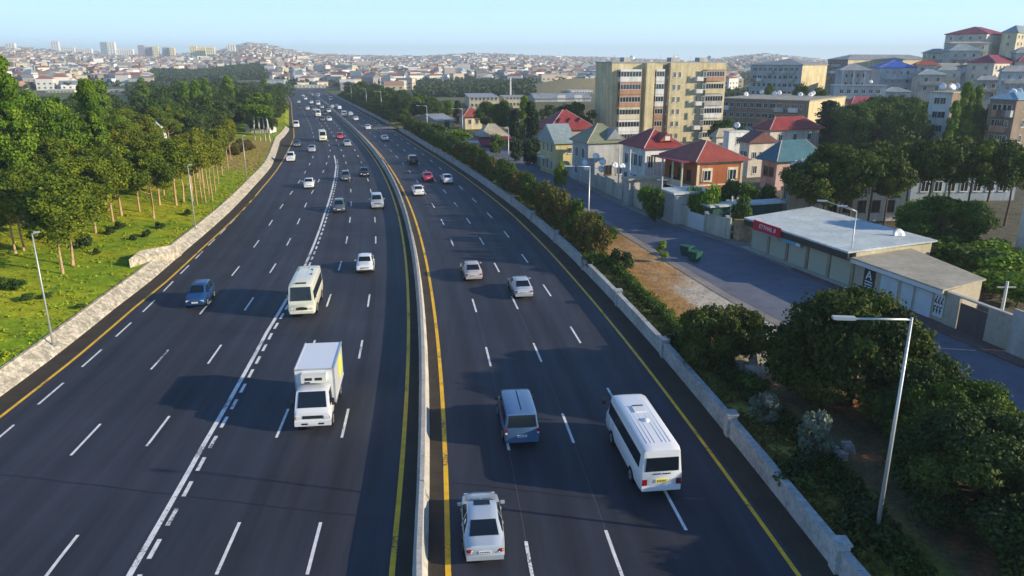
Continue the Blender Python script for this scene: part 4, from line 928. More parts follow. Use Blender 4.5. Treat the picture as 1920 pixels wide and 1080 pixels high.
# low clipped hedge
def hedge(name, label, path, wd, ht, pal, seed, size=.08, per=150):
    g = np.random.default_rng(seed); cen = []; Rr = []
    for (x0, y0), (x1, y1) in zip(path[:-1], path[1:]):
        L = math.hypot(x1 - x0, y1 - y0); n = max(2, int(L / .55))
        for i in range(n):
            for q in (-.3, .3):
                t = (i + g.uniform(0, 1)) / n; s = q * wd; nx, ny = -(y1 - y0) / L, (x1 - x0) / L
                cen.append((x0 + (x1 - x0) * t + nx * s, y0 + (y1 - y0) * t + ny * s, .6 + ht * .5 * g.uniform(.85, 1.1))); Rr.append((wd * .38, wd * .38, ht * .55 * g.uniform(.85, 1.2)))
    q, f, c = cloud(np.array(cen), np.array(Rr), per, size, pal, seed)
    obj(name, npmesh(name, q, f, [leafm], c), label=label, cat='hedge')
hedge('clipped_hedge', 'low green hedge running down between the dry verge and the dirt lot', [gp(1128, 488, .6), gp(1165, 520, .6), gp(1210, 570, .6), gp(1270, 625, .6), gp(1325, 672, .6)], .65, .95, [(.03, .065, .012), (.06, .12, .016), (.12, .19, .02)], 3)
hedge('rough_hedge', 'rough dark hedge at the foot of the spreading pines by the near lamp', [gp(1345, 690, .6), gp(1420, 760, .6), gp(1500, 830, .6), gp(1580, 920, .6), gp(1650, 1010, .6), gp(1720, 1100, .6)], 1.2, .9, [(.02, .045, .01), (.035, .075, .012), (.06, .11, .015)], 4)
def P0(k, px, py, s, sz, label, group=None):
    x, y = gp(px, py, .6); return plant(k, x, y, tz(x, y), s, sz, label, group)
P0('shrub1', 1165, 505, 1.1, 1.2, 'round dark bush at the top end of the low hedge')
P0('shrub1', 1262, 650, .8, .7, 'dark bush on the dry verge left of the low hedge')
P0('shrub0', 1110, 500, 1.0, .9, 'light green bush at the foot of the lamp with a control box')
P0('shrub0', 1146, 446, .9, .8, 'bright green bush on the dry ground beside the side street'); P0('shrub0', 1112, 425, 1.3, 1.1, 'green bush between the hedge and the side street')
P0('shrub0', 1075, 400, 1.4, 1.2, 'leafy bush behind the tall hedge near the side street')
P0('sapling', 1240, 492, 1.0, 1.0, 'young lime green sapling on the edge of the side street')
P0('silver', 1432, 800, .7, .75, 'blue grey shrub on the verge left of the silver one')
P0('silver', 1520, 872, .72, 1.12, 'tall silvery shrub in front of the spreading pines')
P0('shrub1', 1490, 905, 1.0, .8, 'dark bush under the silvery shrub')
P0('shrub0', 1410, 740, .9, .8, 'green bush just above the blue grey shrub'); P0('shrub1', 1620, 1010, 1.0, .9, 'dark bush at the foot of the nearest right lamp')
plant('roundpine', 13.0, 45.9, .6, .80, .92, 'small round pine beside the rubble at the end of the low hedge', rz=1.0)
plant('roundpine', 15.2, 47.2, .6, .60, .86, 'small dark pine right of the round pine, next to the dirt lot', rz=2.6)
plant('big0', 19.9, 40.2, .6, .98, 1.10, 'broad dark pine with an olive top left of the near lamp', rz=.6)
plant('big1', 22.0, 37.4, .6, .60, .70, 'dark spreading pine behind the pole of the near lamp', rz=1.9)
plant('big3', 22.6, 33.6, .6, .60, .66, 'spreading pine with bright tips beside the side street', rz=2.2)
plant('big2', 20.8, 29.2, .6, .80, .76, 'very dark spreading pine right of the near lamp foot', rz=4.2)
plant('big1', 23.2, 25.6, .6, .76, .66, 'dark spreading pine cut by the right edge of the picture', rz=5.2)
plant('big2', 21.5, 22.5, .6, .85, .7, 'dark spreading pine at the bottom right corner', rz=.2)
# ------------------------------------------------------------------ buildings
def wm(n, c, amt=.12): return mat('wall_' + n, c, 0.88, 0.15, noise=[(.35, amt, 5), (2.5, amt * .8, 5), (1.0, amt * 1.3, 5, (1.4, 1.4, .12))])
def rm(n, c, ribs=True): return mat('roof_' + n, c, 0.55, 0.3, noise=[(.4, .16, 5), (2.2, .14, 5)], stripes=('X', 3.2, .03) if ribs else None)
frame_m = mat('window_frame_white', (.62, .62, .60), .5, .3); glassw = mat('window_glass', (.02, .028, .035), .08, .6); brown_f = mat('window_frame_brown', (.14, .07, .04), .5, .3)
_wc = {}
def winmesh(w_, h, style='white'):
    k = (round(w_, 2), round(h, 2), style)
    if k in _wc: return _wc[k]
    m = MB(); fm = brown_f if style == 'brown' else frame_m; t = .07
    m.box(-w_ / 2 + .02, w_ / 2 - .02, -.03, .05, .02, h - .02, glassw)
    for a, b, c, d in ((-w_ / 2, w_ / 2, 0, t), (-w_ / 2, w_ / 2, h - t, h), (-w_ / 2, -w_ / 2 + t, t, h - t), (w_ / 2 - t, w_ / 2, t, h - t)): m.box(a, b, -.08, .04, c, d, fm)
    nm = max(1, int(round(w_ / .75)) - 1)
    for i in range(nm): x = -w_ / 2 + w_ * (i + 1) / (nm + 1); m.box(x - .03, x + .03, -.07, .0, t, h - t, fm)
    if style != 'strip': m.box(-w_ / 2 - .08, w_ / 2 + .08, -.16, .03, -.07, 0, fm)
    _wc[k] = m.data('window'); return _wc[k]
SIDE = {'front': 0, 'left': -math.pi / 2, 'right': math.pi / 2, 'back': math.pi}
def spos(Bd, side, u, z, out=0.0):
    w_, d = Bd['w'], Bd['d']
    if side == 'front': return (-w_ / 2 + u, -d / 2 - out, z)
    if side == 'left': return (-w_ / 2 - out, d / 2 - u, z)
    return (w_ / 2 + out, -d / 2 + u, z)
def win(Bd, side, u, z, w_, h, style='white', name='window'):
    return obj(name, winmesh(w_, h, style), Bd['r'], spos(Bd, side, u, z), SIDE[side])
def grid(Bd, side, n, z0, dz, rows_, w_, h, m0=1.2, style='white', skip=()):
    L = Bd['w'] if side in ('front', 'right_') else Bd['d']
    for j in range(rows_):
        for i in range(n):
            if (i, j) in skip: continue
            win(Bd, side, m0 + (L - 2 * m0) * ((i + .5) / n), z0 + j * dz, w_, h, style)
def sbox(Bd, side, name, u0, u1, z0, z1, out, m, inn=.05, smooth=False):
    mb = MB(); mb.box(0, u1 - u0, -out, inn, z0, z1, m); return obj(name, mb.data(name), Bd['r'], spos(Bd, side, u0, 0), SIDE[side])
def new_b(name, label, cat, x, y, z, rot, w_, d, h, wall, group=None):
    r = thing(name, label, cat, (x, y, z), rot, group); mb = MB(); mb.box(-w_ / 2, w_ / 2, -d / 2, d / 2, -4, h, wall); mb.build('wall', r)
    return {'r': r, 'w': w_, 'd': d, 'h': h, 'z': z}
def bpx(name, label, cat, pl, pc, pr_, dep, ye, rot, wall, wmax=60, zb=None, group=None, dd=None):
    """a building whose near vertical corner stands at picture column pc, depth dep; eave seen at row ye"""
    x, y, z = atd(pc, dep); z = z if zb is None else zb
    rot = R(rot); cx, sx_ = math.cos(rot), math.sin(rot)
    def solve(f, tgt, hi):
        lo = .5
        for _ in range(30):
            m = (lo + hi) / 2
            if f(m) < tgt: lo = m
            else: hi = m
        return (lo + hi) / 2
    W_ = solve(lambda q: pxof(x + q * cx, y + q * sx_, z)[0], pr_, wmax)
    D_ = solve(lambda q: -pxof(x - q * sx_, y + q * cx, z)[0], -pl, wmax)
    if dd: D_ = dd
    h = CH - dep * (SP + (ye - 540) / F * CP) - z
    return new_b(name, label, cat, x + cx * W_ / 2 - sx_ * D_ / 2, y + sx_ * W_ / 2 + cx * D_ / 2, z, rot, W_, D_, max(h, 1.5), wall, group)
def zrow(dep, yp): return CH - dep * (SP + (yp - 540) / F * CP)
def roof(Bd, kind, rh, m, over=.45, fascia=None, dx=0, name='roof', wd=None):
    w_, d, h = Bd['w'] / 2 + over, Bd['d'] / 2 + over, Bd['h']; mb = MB(); z = h + .003; t = .16
    B = [(-w_, -d), (w_, -d), (w_, d), (-w_, d)]
    if kind == 'flat':
        mb.box(-w_, w_, -d, d, z, z + .25, m)
    else:
        if kind == 'hip':
            if w_ > d: rdg = [(-(w_ - d) * .9, 0), ((w_ - d) * .9, 0)]
            else: rdg = [(0, -(d - w_) * .9), (0, (d - w_) * .9)]
            if abs(w_ - d) < .5: rdg = [(-.3, 0), (.3, 0)]
        elif kind == 'gablex': rdg = [(-w_, 0), (w_, 0)]
        else: rdg = [(0, -d), (0, d)]
        v = [(x, y, z) for x, y in B] + [(x, y, z + t) for x, y in B] + [(x, y, z + t + rh) for x, y in rdg]
        f = [(3, 2, 1, 0), (0, 1, 5, 4), (1, 2, 6, 5), (2, 3, 7, 6), (3, 0, 4, 7)]
        if rdg[0][1] == rdg[1][1]: f += [(4, 5, 9, 8), (6, 7, 8, 9), (5, 6, 9), (7, 4, 8)]
        else: f += [(5, 6, 9, 8), (7, 4, 8, 9), (4, 5, 8), (6, 7, 9)]
        mb.mesh(v, f, m)
        if kind == 'hip':
            a, b = Vector(v[8]), Vector(v[9]); rp = rm('ridge_cap', (.45, .36, .32), False) if fascia is None else fascia
            for p, q in ((v[4], a if rdg[0][1] == rdg[1][1] else a), (v[5], b if rdg[0][1] == rdg[1][1] else a), (v[6], b), (v[7], a if rdg[0][1] == rdg[1][1] else b)): mb.tube([p, q], .07, rp, 4)
    return mb.build(name, Bd['r'])
def dish(x, y, z, r=.55, group='satellite dishes on roofs and walls', label='white satellite dish on a short mast', az=None):
    t = thing('satellite_dish', label, 'satellite dish', (x, y, z), rng.uniform(-.5, .3) if az is None else az, group)
    m = MB(); m.tube([(0, 0, -.3), (0, 0, .5)], .035, galv, 5); m.build('mast', t)
    m = MB(); n = 12; v = []; tl = Matrix.Translation((0, -.08, .5 + r * .4)) @ Matrix.Rotation(R(62), 4, 'X')
    for k, (rr, zz) in enumerate(((.05, -.16), (.5, -.12), (1, 0), (.97, -.02), (.5, -.17), (.05, -.2))): v += [tuple(tl @ Vector((rr * r * math.cos(6.2832 * i / n), rr * r * math.sin(6.2832 * i / n), zz * r))) for i in range(n)]
    m.mesh(v, [(k * n + i, k * n + (i + 1) % n, (k + 1) * n + (i + 1) % n, (k + 1) * n + i) for k in range(5) for i in range(n)], P['white'])
    m.build('reflector', t, True); m = MB(); m.tube([tl @ Vector((0, -r * .9, 0)), tl @ Vector((0, 0, r * .8))], .02, galv, 4); m.build('feed_arm', t)
def rdish(Bd, u, v, r=.6):
    p = Matrix.Rotation(Bd['r'].rotation_euler[2], 4, 'Z') @ Vector((u * Bd['w'] / 2, v * Bd['d'] / 2, Bd['h'] + .55)) + Vector(Bd['r'].location); dish(p.x, p.y, p.z, r)
def acunit(Bd, side, u, z): sb = MB(); sb.box(-.4, .4, -.34, 0, 0, .55, frame_m); sb.box(-.22, .22, -.36, -.34, .08, .47, dark); obj('air_conditioner', sb.data('air_conditioner'), Bd['r'], spos(Bd, side, u, z), SIDE[side])
RT = 19
W_y = wm('yellow', (.54, .46, .22)); W_cream = wm('cream', (.58, .52, .36)); W_white = wm('white', (.66, .66, .63)); W_grey = wm('grey', (.40, .41, .40)); W_brick = wm('orange_brick', (.36, .12, .055)); W_beige = wm('beige', (.56, .51, .43)); W_pink = wm('pink', (.42, .30, .26)); W_stone = wm('stone', (.42, .40, .36)); W_brown = wm('brown', (.24, .19, .15)); W_sand = wm('sand', (.55, .475, .29), .14); W_blue = wm('bluegrey', (.37, .42, .46))
R_red = rm('red', (.29, .045, .042)); R_redo = rm('orange_red', (.34, .075, .05)); R_mar = rm('maroon', (.26, .04, .07)); R_olive = rm('olive', (.22, .24, .15)); R_slate = rm('slate', (.26, .33, .34)); R_teal = rm('teal', (.05, .15, .19)); R_grey = rm('grey', (.28, .30, .31)); R_white = rm('white', (.52, .58, .58)); R_blue = rm('bright_blue', (.03, .11, .48)); R_tan = rm('tan', (.40, .36, .27))
# -- houses along the side street
B = bpx('yellow_house', 'small house with yellow front wall and slate roof beside the side street', 'house', 1013, 1041, 1074, 132, 268, RT, W_y)
roof(B, 'gablex', 3.0, R_slate); grid(B, 'left', 3, .9, 3.0, 2, .9, 1.5, .8); win(B, 'front', B['w'] * .8, 3.8, .8, 1.1); sbox(B, 'left', 'balcony', .5, 4, 2.7, 2.9, .9, W_white)
B = bpx('olive_roof_house', 'grey house with a steep olive hipped roof and dark dormer', 'house', 1072, 1101, 1170, 123, 267, RT, W_grey, zb=.6)
roof(B, 'hip', zrow(127, 230) - B['h'] - .6, R_olive); grid(B, 'left', 2, 1.2, 2.9, 2, 1.1, 1.6, .6); win(B, 'front', B['w'] * .55, 1.4, 1.3, 1.6, 'brown'); win(B, 'front', B['w'] * .85, 1.4, 1.0, 1.2)
m = MB(); m.mesh([(-1.4, -1.9, 0), (1.4, -1.9, 0), (0, -1.9, 1.7), (0, 1.6, 1.7), (-1.4, -1.2, 0), (1.4, -1.2, 0)], [(0, 1, 2), (1, 5, 3, 2), (4, 0, 2, 3)], R_grey); d_ = m.build('dormer', B['r'], loc=(1.2, -1.6, B['h'] + .55))
B = bpx('white_house', 'white rendered house with red hipped roof and a round topped dormer', 'house', 1165, 1206, 1272, 113, 276, RT, W_white, zb=.6); HB = B
roof(B, 'hip', 2.4, R_red, .6); grid(B, 'left', 4, 1.0, 3.1, 2, 1.1, 1.8, .6); win(B, 'front', .9, 1.0, .9, 1.8); win(B, 'front', .9, 4.1, .9, 1.8); win(B, 'front', B['w'] * .7, 1.3, 1, 1.1)
m = MB(); m.mesh([(-1.3, -1.6, 0), (1.3, -1.6, 0), (0, -1.6, 1.2), (0, 1.6, 1.2), (-1.3, 0, 0), (1.3, 0, 0)], [(0, 1, 2), (1, 5, 3, 2), (4, 0, 2, 3)], R_redo); m.box(-.4, .4, -1.63, -1.5, .1, .7, frame_m); m.build('dormer', B['r'], loc=(.6, -B['d'] * .27, B['h'] + 1.0))
B = bpx('orange_brick_house', 'orange brick villa with red hipped roof and cream window surrounds', 'house', 1243, 1302, 1386, 103, 301, RT, W_brick, zb=.6)
roof(B, 'hip', 2.3, R_redo, .7)
for u in (.22, .78):
    for z in (.9, 3.7): 
        sbox(B, 'front', 'window_surround', B['w'] * u - .85, B['w'] * u + .85, z - .2, z + 1.75, .05, W_cream); o_ = win(B, 'front', B['w'] * u, z, 1.15, 1.45, 'white'); o_.location.y -= .07
sbox(B, 'front', 'cornice', -.02, B['w'] + .02, 3.0, 3.22, .08, W_cream); sbox(B, 'front', 'corner_trim', -.02, .35, -.5, B['h'], .06, W_cream); sbox(B, 'front', 'corner_trim', B['w'] - .35, B['w'] + .02, -.5, B['h'], .06, W_cream); sbox(B, 'front', 'cornice', -.02, B['w'] + .02, B['h'] - .35, B['h'] - .02, .09, W_cream)
grid(B, 'left', 3, 3.4, 3, 1, 1.1, 1.7, .8, 'brown'); grid(B, 'left', 3, .6, 3, 1, 1.1, 1.7, .8, 'brown')
sbox(B, 'left', 'balcony', .4, B['d'] - .4, 2.8, 3.0, 2.2, W_white); sbox(B, 'left', 'balcony_parapet', .4, B['d'] - .4, 3.0, 3.8, 2.2, W_stone, -2.1)
for u in (.5, B['d'] * .33, B['d'] * .66, B['d'] - .5): m = MB(); m.tube([(-B['w'] / 2 - 2.05, B['d'] / 2 - u, -1), (-B['w'] / 2 - 2.05, B['d'] / 2 - u, B['h'])], .14, W_cream, 8); m.build('column', B['r'])
m = MB(); m.box(-B['w'] / 2 - 2.5, -B['w'] / 2 + .2, -B['d'] / 2 + .1, B['d'] / 2 - .1, B['h'] + .01, B['h'] + .14, R_mar); m.build('porch_roof', B['r'])
B = bpx('white_block_house', 'plain white flat roofed block behind the beige gabled house', 'house', 1352, 1362, 1398, 142, 247, RT, W_white); roof(B, 'flat', 0, R_white, .1); win(B, 'front', B['w'] * .5, B['h'] - 2.2, 1, 1.4); rdish(B, 0, 0)
B = bpx('beige_gable_house', 'beige gabled house with brown roof between the red and teal roofed houses', 'house', 1382, 1400, 1446, 130, 266, RT, W_beige); roof(B, 'gabley', 1.7, rm('brown', (.18, .07, .06))); grid(B, 'front', 3, 3.2, 2.8, 1, .9, 1.2, .4); grid(B, 'front', 2, .6, 2.8, 1, .9, 1.4, .4); grid(B, 'left', 2, 3.2, 3, 1, .9, 1.3, .4)
B = bpx('beige_wing_house', 'low beige house with grey hipped roof left of the plain white block', 'house', 1332, 1340, 1380, 150, 256, RT, W_beige); roof(B, 'hip', 1.5, R_tan); grid(B, 'front', 3, B['h'] - 2.2, 3, 1, .9, 1.2, .4)
B = bpx('pink_house', 'pink walled house under a wide teal hipped roof', 'house', 1424, 1452, 1532, 117, 301, RT + 4, W_pink); roof(B, 'hip', 2.9, R_teal, .8); grid(B, 'left', 2, B['h'] - 2.4, 3, 1, 1.0, 1.5, .5, 'brown'); grid(B, 'front', 3, B['h'] - 2.4, 3, 1, 1.1, 1.5, .7, 'brown'); grid(B, 'front', 3, B['h'] - 5.4, 3, 1, 1.1, 1.5, .7, 'brown')
B = bpx('red_hip_house', 'beige house with a low red hipped roof below the shabby flats', 'house', 1412, 1440, 1532, 160, 243, RT, W_beige); roof(B, 'hip', 2.4, R_red, .7); grid(B, 'front', 3, B['h'] - 2.3, 3, 1, 1, 1.4, .8)
B = bpx('stone_tower_house', 'narrow pale stone house with an arched red window', 'house', 1462, 1473, 1513, 94, 326, RT, W_stone); roof(B, 'flat', 0, W_stone, .15); win(B, 'front', B['w'] * .5, 3.0, .9, 1.5, 'brown'); win(B, 'front', B['w'] * .4, .6, .9, 1.1); win(B, 'left', B['d'] * .5, 2.8, .7, 1.1); rdish(B, .2, 0, .7); rdish(B, -.5, -.4, .6)
B = bpx('maroon_roof_villa', 'villa with a big red mansard roof and dormers behind the cypresses', 'house', 1003, 1032, 1112, 166, 243, RT, W_pink); roof(B, 'hip', 3.9, R_red, .8); grid(B, 'front', 4, 1.2, 3, 1, 1, 1.4)
for u in (-.45, .0, .45): m = MB(); m.mesh([(-.8, -1, 0), (.8, -1, 0), (0, -1, 1.0), (0, .9, 1.0), (-.8, .1, 0), (.8, .1, 0)], [(0, 1, 2), (1, 5, 3, 2), (4, 0, 2, 3)], R_mar); m.build('dormer', B['r'], loc=(u * B['w'] * .5, -B['d'] * .3, B['h'] + 1.4))
B = bpx('orange_roof_house', 'small cream house with a bright orange red pyramid roof', 'house', 862, 872, 904, 222, 219, RT, W_cream); roof(B, 'hip', 2.4, R_redo, .7); grid(B, 'front', 2, 1.5, 3, 1, 1, 1.4, .4); grid(B, 'left', 2, 1.5, 3, 1, 1, 1.4, .4)
B = bpx('porch_house', 'house with pale tan roof over a dark red tiled porch beside the side street', 'house', 896, 905, 948, 178, 256, RT, W_white); roof(B, 'hip', 2.7, R_tan, .8); grid(B, 'front', 3, .8, 3, 1, 1, 1.5, .4); m = MB(); m.mesh([(-4.2, -3.0, 0), (4.2, -3.0, 0), (4.2, .4, 1.6), (-4.2, .4, 1.6), (-4.2, -3.0, -.2), (4.2, -3.0, -.2), (4.2, .4, 1.4), (-4.2, .4, 1.4)], [(0, 1, 2, 3), (7, 6, 5, 4), (0, 4, 5, 1), (1, 5, 6, 2), (3, 2, 6, 7), (0, 3, 7, 4)], R_mar); m.build('porch_roof', B['r'], loc=(0, -B['d'] / 2, B['h'] - 1.5))
B = bpx('yellow_shed', 'long low shed with grey roof and a sunlit yellow end wall', 'shed', 780, 822, 852, 226, 228, RT + 8, W_y); roof(B, 'gablex', 1.6, R_grey, .5); sbox(B, 'front', 'door', 2, 3.6, 0, 2.3, .04, brown_f)
B = bpx('school_building', 'long cream two storey building with rows of dark windows', 'building', 872, 880, 936, 318, 183, 6, W_cream); roof(B, 'flat', 0, R_grey, .3); grid(B, 'front', 7, .9, 2.6, 2, 1.0, 1.3, .5)
B = bpx('school_building', 'cream two storey wing right of the long cream building', 'building', 938, 946, 990, 325, 183, 6, W_cream); roof(B, 'flat', 0, R_grey, .3); grid(B, 'front', 6, .9, 2.6, 2, 1.0, 1.3, .5)
m = MB(); m.tube([(0, 0, 0), (0, 0, 12)], [.5, .35], frame_m, 8); x, y, z = atd(957, 360); m.build('chimney_stack', loc=(x, y, z), label='slim white chimney rising behind the cream school wing', cat='chimney')
B = bpx('warehouse', 'long grey warehouse in front of the grassy mound', 'warehouse', 992, 1003, 1108, 372, 193, 8, W_grey); roof(B, 'gablex', 2.2, R_grey, .5); sbox(B, 'front', 'door', B['w'] * .4, B['w'] * .4 + 4, 0, 3.2, .04, frame_m); sbox(B, 'front', 'door', B['w'] * .7, B['w'] * .7 + 4, 0, 3.2, .04, frame_m)
# -- tall apartment block
B = bpx('apartment_block', 'tall yellow seven storey apartment block with glazed white balconies', 'apartment block', 1113, 1142, 1348, 184, 118, 16, W_sand, zb=.4)
Wd, Hh = B['w'], B['h']; st_ = 2.95; top = Hh - 1.4
m = MB(); m.box(-Wd / 2 - .15, Wd / 2 + .15, -B['d'] / 2 - .15, B['d'] / 2 + .15, Hh, Hh + .3, R_grey)
for u in (-.3, .12, .38): m.box(u * Wd - 1.2, u * Wd + 1.2, -1, 1.4, Hh + .3, Hh + 1.3, W_stone)
m.build('roof', B['r'])
for u in (.05, .2, .45, .6, .72): m = MB(); m.tube([(0, 0, 0), (0, 0, 1.6)], .04, galv, 4); m.build('aerial', B['r'], loc=(-Wd / 2 + u * Wd, -3, Hh + .3))
sbox(B, 'front', 'wall', .32 * Wd * .86, .32 * Wd * 1.09, -1, Hh, 1.6, W_sand)               # pier between the two balcony stacks
sbox(B, 'front', 'wall', .495 * Wd, Wd - .01, -1, Hh, .9, W_sand)                             # projecting right wing
m = MB(); m.box(0, 1.6, -.03, .05, 0, Hh - .3, W_brown); obj('recess_shade_strip', m.data('recess_shade_strip'), B['r'], spos(B, 'front', .44 * Wd, 0), 0)  # flat brown strip, the recess's shade put into its colour
W_pan = wm('panel_brick_red', (.40, .235, .155))
for k in range(7):
    zf = top - (k + 1) * st_
    if zf < 0: break
    v = [W_white, W_pan, W_pan, W_cream, W_white, W_white, W_cream][k]
    sbox(B, 'front', 'balcony', .055 * Wd, .235 * Wd, zf + .02, zf + 1.15, 1.5, v); sbox(B, 'front', 'balcony', .055 * Wd, .235 * Wd, zf + 2.45, zf + 2.9, 1.5, v)
    wn = obj('balcony_glazing', winmesh(.18 * Wd - .05, 1.28, 'strip'), B['r'], spos(B, 'front', .145 * Wd, zf + 1.16, 1.42)); sbox(B, 'front', 'balcony_core', .06 * Wd, .23 * Wd, zf + 1.16, zf + 2.44, 1.3, dark)
    v = [W_white, W_white, W_white, W_pan, W_pan, W_grey, W_cream][k]
    sbox(B, 'front', 'balcony', .365 * Wd, .438 * Wd, zf + .02, zf + 1.15, 1.4, v); sbox(B, 'front', 'balcony', .365 * Wd, .438 * Wd, zf + 2.45, zf + 2.9, 1.4, v)
    obj('balcony_glazing', winmesh(.073 * Wd - .05, 1.28, 'strip'), B['r'], spos(B, 'front', .4015 * Wd, zf + 1.16, 1.32)); sbox(B, 'front', 'balcony_core', .37 * Wd, .433 * Wd, zf + 1.16, zf + 2.44, 1.2, dark)
    for u in (.535, .58): o_ = win(B, 'front', u * Wd, zf + .9, .75, 1.35); o_.location.y -= .9
    v = [W_pan, W_sand, W_stone, W_white, W_cream, W_cream, W_cream][k]
    sbox(B, 'front', 'balcony', .80 * Wd, .965 * Wd, zf + .02, zf + 1.1, 2.0, v, -.85)
    obj('balcony_glazing', winmesh(.165 * Wd - .05, 1.28, 'strip'), B['r'], spos(B, 'front', .8825 * Wd, zf + 1.12, 1.9)); sbox(B, 'front', 'balcony_core', .81 * Wd, .955 * Wd, zf + 1.12, zf + 2.4, 1.78, dark, -.8); sbox(B, 'front', 'balcony', .80 * Wd, .965 * Wd, zf + 2.41, zf + 2.8, 2.0, v, -.85)
    if k in (0, 1, 2, 4): sbox(B, 'front', 'balcony', .715 * Wd, .79 * Wd, zf + .1, zf + 1.1, 1.7, W_white, -.85)
    for u in (.735, .77): o_ = win(B, 'front', u * Wd, zf + 1.0, .8, 1.45); o_.location.y -= .9
    for u in rng.sample([.5, .555, .605, .64, .69], 2): acunit(B, 'front', u * Wd, zf + rng.uniform(.2, .8)); B['r'].children[-1].location.y -= .9
for u, v in ((-.6, -.6), (.3, .2), (.8, -.5)): rdish(B, u, v, .55)
# -- flats and hillside houses on the right
def flats(label, a, roofm, wall, wall2, n, st2, rows_, rot, kind='hip', rh=2.0, dishes=3, **k):
    Bd = bpx('flats', label, 'flats', *a, rot, wall, **k); (roof(Bd, kind, rh, roofm, .4) if kind else roof(Bd, 'flat', 0, roofm, .3))
    dz = 2.9; z0 = Bd['h'] - 2.3
    for j in range(rows_):
        for i in range(n):
            u = 1 + (Bd['d'] - 2) * (i + .5) / n; r_ = rng.random()
            if r_ < .3: sbox(Bd, 'left', 'balcony', u - 1.3, u + 1.3, z0 - j * dz - .9, z0 - j * dz + .35, 1.1, rng.choice((W_grey, W_white, W_pan, W_stone)))
            win(Bd, 'left', u, z0 - j * dz, 1.2 if r_ > .5 else 1.7, 1.4)
        for i in range(st2): win(Bd, 'front', 1 + (Bd['w'] - 2) * (i + .5) / st2, z0 - j * dz, 1.1, 1.4)
    if wall2: sbox(Bd, 'front', 'gable_wall', -.02, Bd['w'] + .02, -4, Bd['h'] - .01, .04, wall2)
    for i in range(dishes): rdish(Bd, rng.uniform(-.8, .2), rng.uniform(-.9, .9), .75)
    return Bd
flats('shabby flats, shaded side coloured brown, sunlit end wall coloured yellow, many dishes on flat roof', (1345, 1511, 1586, 212, 189), R_tan, W_brown, W_sand, 12, 0, 4, 52, None, dishes=8)  # shade and sun are put into the two wall colours
flats('flats with grey hipped roof, shaded side coloured grey, sunlit end wall coloured yellow', (1400, 1495, 1541, 285, 122), R_grey, W_grey, W_sand, 9, 0, 4, 46, 'hip', 2.2, dishes=0)  # grey stands in for shade, yellow for sunlight, on one building
flats('flats left of the blue roof, shaded side coloured brown, sunlit front coloured cream', (1545, 1582, 1735, 345, 112), R_grey, W_brown, W_cream, 4, 0, 4, 22, 'hip', 2.2, dishes=0)  # brown side and cream front carry shade and sunlight as colour
Bk = bpx('blue_roof_house', 'blue grey hillside house with a bright blue roof', 'house', 1622, 1640, 1704, 275, 127, -14, W_blue); roof(Bk, 'hip', 2.6, R_blue, .6); grid(Bk, 'front', 4, Bk['h'] - 2.4, -2.9, 3, 1.1, 1.4); sbox(Bk, 'front', 'balcony', 1, Bk['w'] - 1, Bk['h'] - 4.0, Bk['h'] - 3.6, 1.2, W_grey)
Bk = bpx('veranda_house', 'house with dark hipped roof and red pillared veranda left of the blue roof', 'house', 1557, 1566, 1622, 262, 132, -10, W_blue); roof(Bk, 'hip', 2.0, R_grey, .6); sbox(Bk, 'front', 'veranda', .2, Bk['w'] - .2, Bk['h'] - 5.8, Bk['h'] - 5.6, 1.5, W_grey)
for i in range(6): sbox(Bk, 'front', 'pillar', .3 + i * (Bk['w'] - .9) / 5, .6 + i * (Bk['w'] - .9) / 5, Bk['h'] - 5.6, Bk['h'], 1.4, W_pan if i % 2 else W_white, -1.1)
grid(Bk, 'front', 4, Bk['h'] - 2.4, -2.9, 2, 1.2, 1.5)
Bk = bpx('grey_terrace_house', 'grey blue terraced house below the red pillared veranda', 'house', 1550, 1556, 1652, 240, 160, -8, W_blue); roof(Bk, 'flat', 0, R_grey, .3); grid(Bk, 'front', 6, Bk['h'] - 2.4, -2.9, 2, 1.3, 1.4); rdish(Bk, .4, -.6)
HOUS = [('hilltop house with a maroon red hipped roof at the crest', 1762, 1838, 1876, 322, 64, R_mar, W_beige, 40, 3.2), ('cream hilltop house with grey green roof at the right edge of the crest', 1868, 1896, 1960, 318, 62, R_slate, W_cream, 34, 3.0),
 ('grey house with steep slate roof below the hilltop house', 1756, 1768, 1824, 296, 96, R_slate, W_grey, -12, 2.6), ('brown house with a wide maroon roof in the middle of the slope', 1800, 1850, 1894, 262, 118, R_mar, W_beige, 38, 2.6),
 ('low house with grey roof just right of the maroon roof', 1880, 1890, 1960, 270, 100, R_grey, W_grey, -8, 2.0), ('long beige walled house left below the slate roof', 1716, 1722, 1800, 285, 124, R_tan, W_beige, -10, 1.0),
 ('house with dark veranda and grey roof near the right edge of the slope', 1856, 1862, 1950, 228, 134, R_grey, W_blue, -6, 1.6), ('small red roofed house beside the big dark cypress', 1584, 1592, 1640, 232, 194, R_mar, W_brown, 10, 2.0),
 ('pale house half hidden by trees below the blue roof', 1640, 1650, 1700, 250, 172, R_grey, W_blue, -10, 1.4), ('grey house peeping over trees in the middle of the slope', 1700, 1712, 1762, 262, 140, R_slate, W_stone, -10, 1.8)]
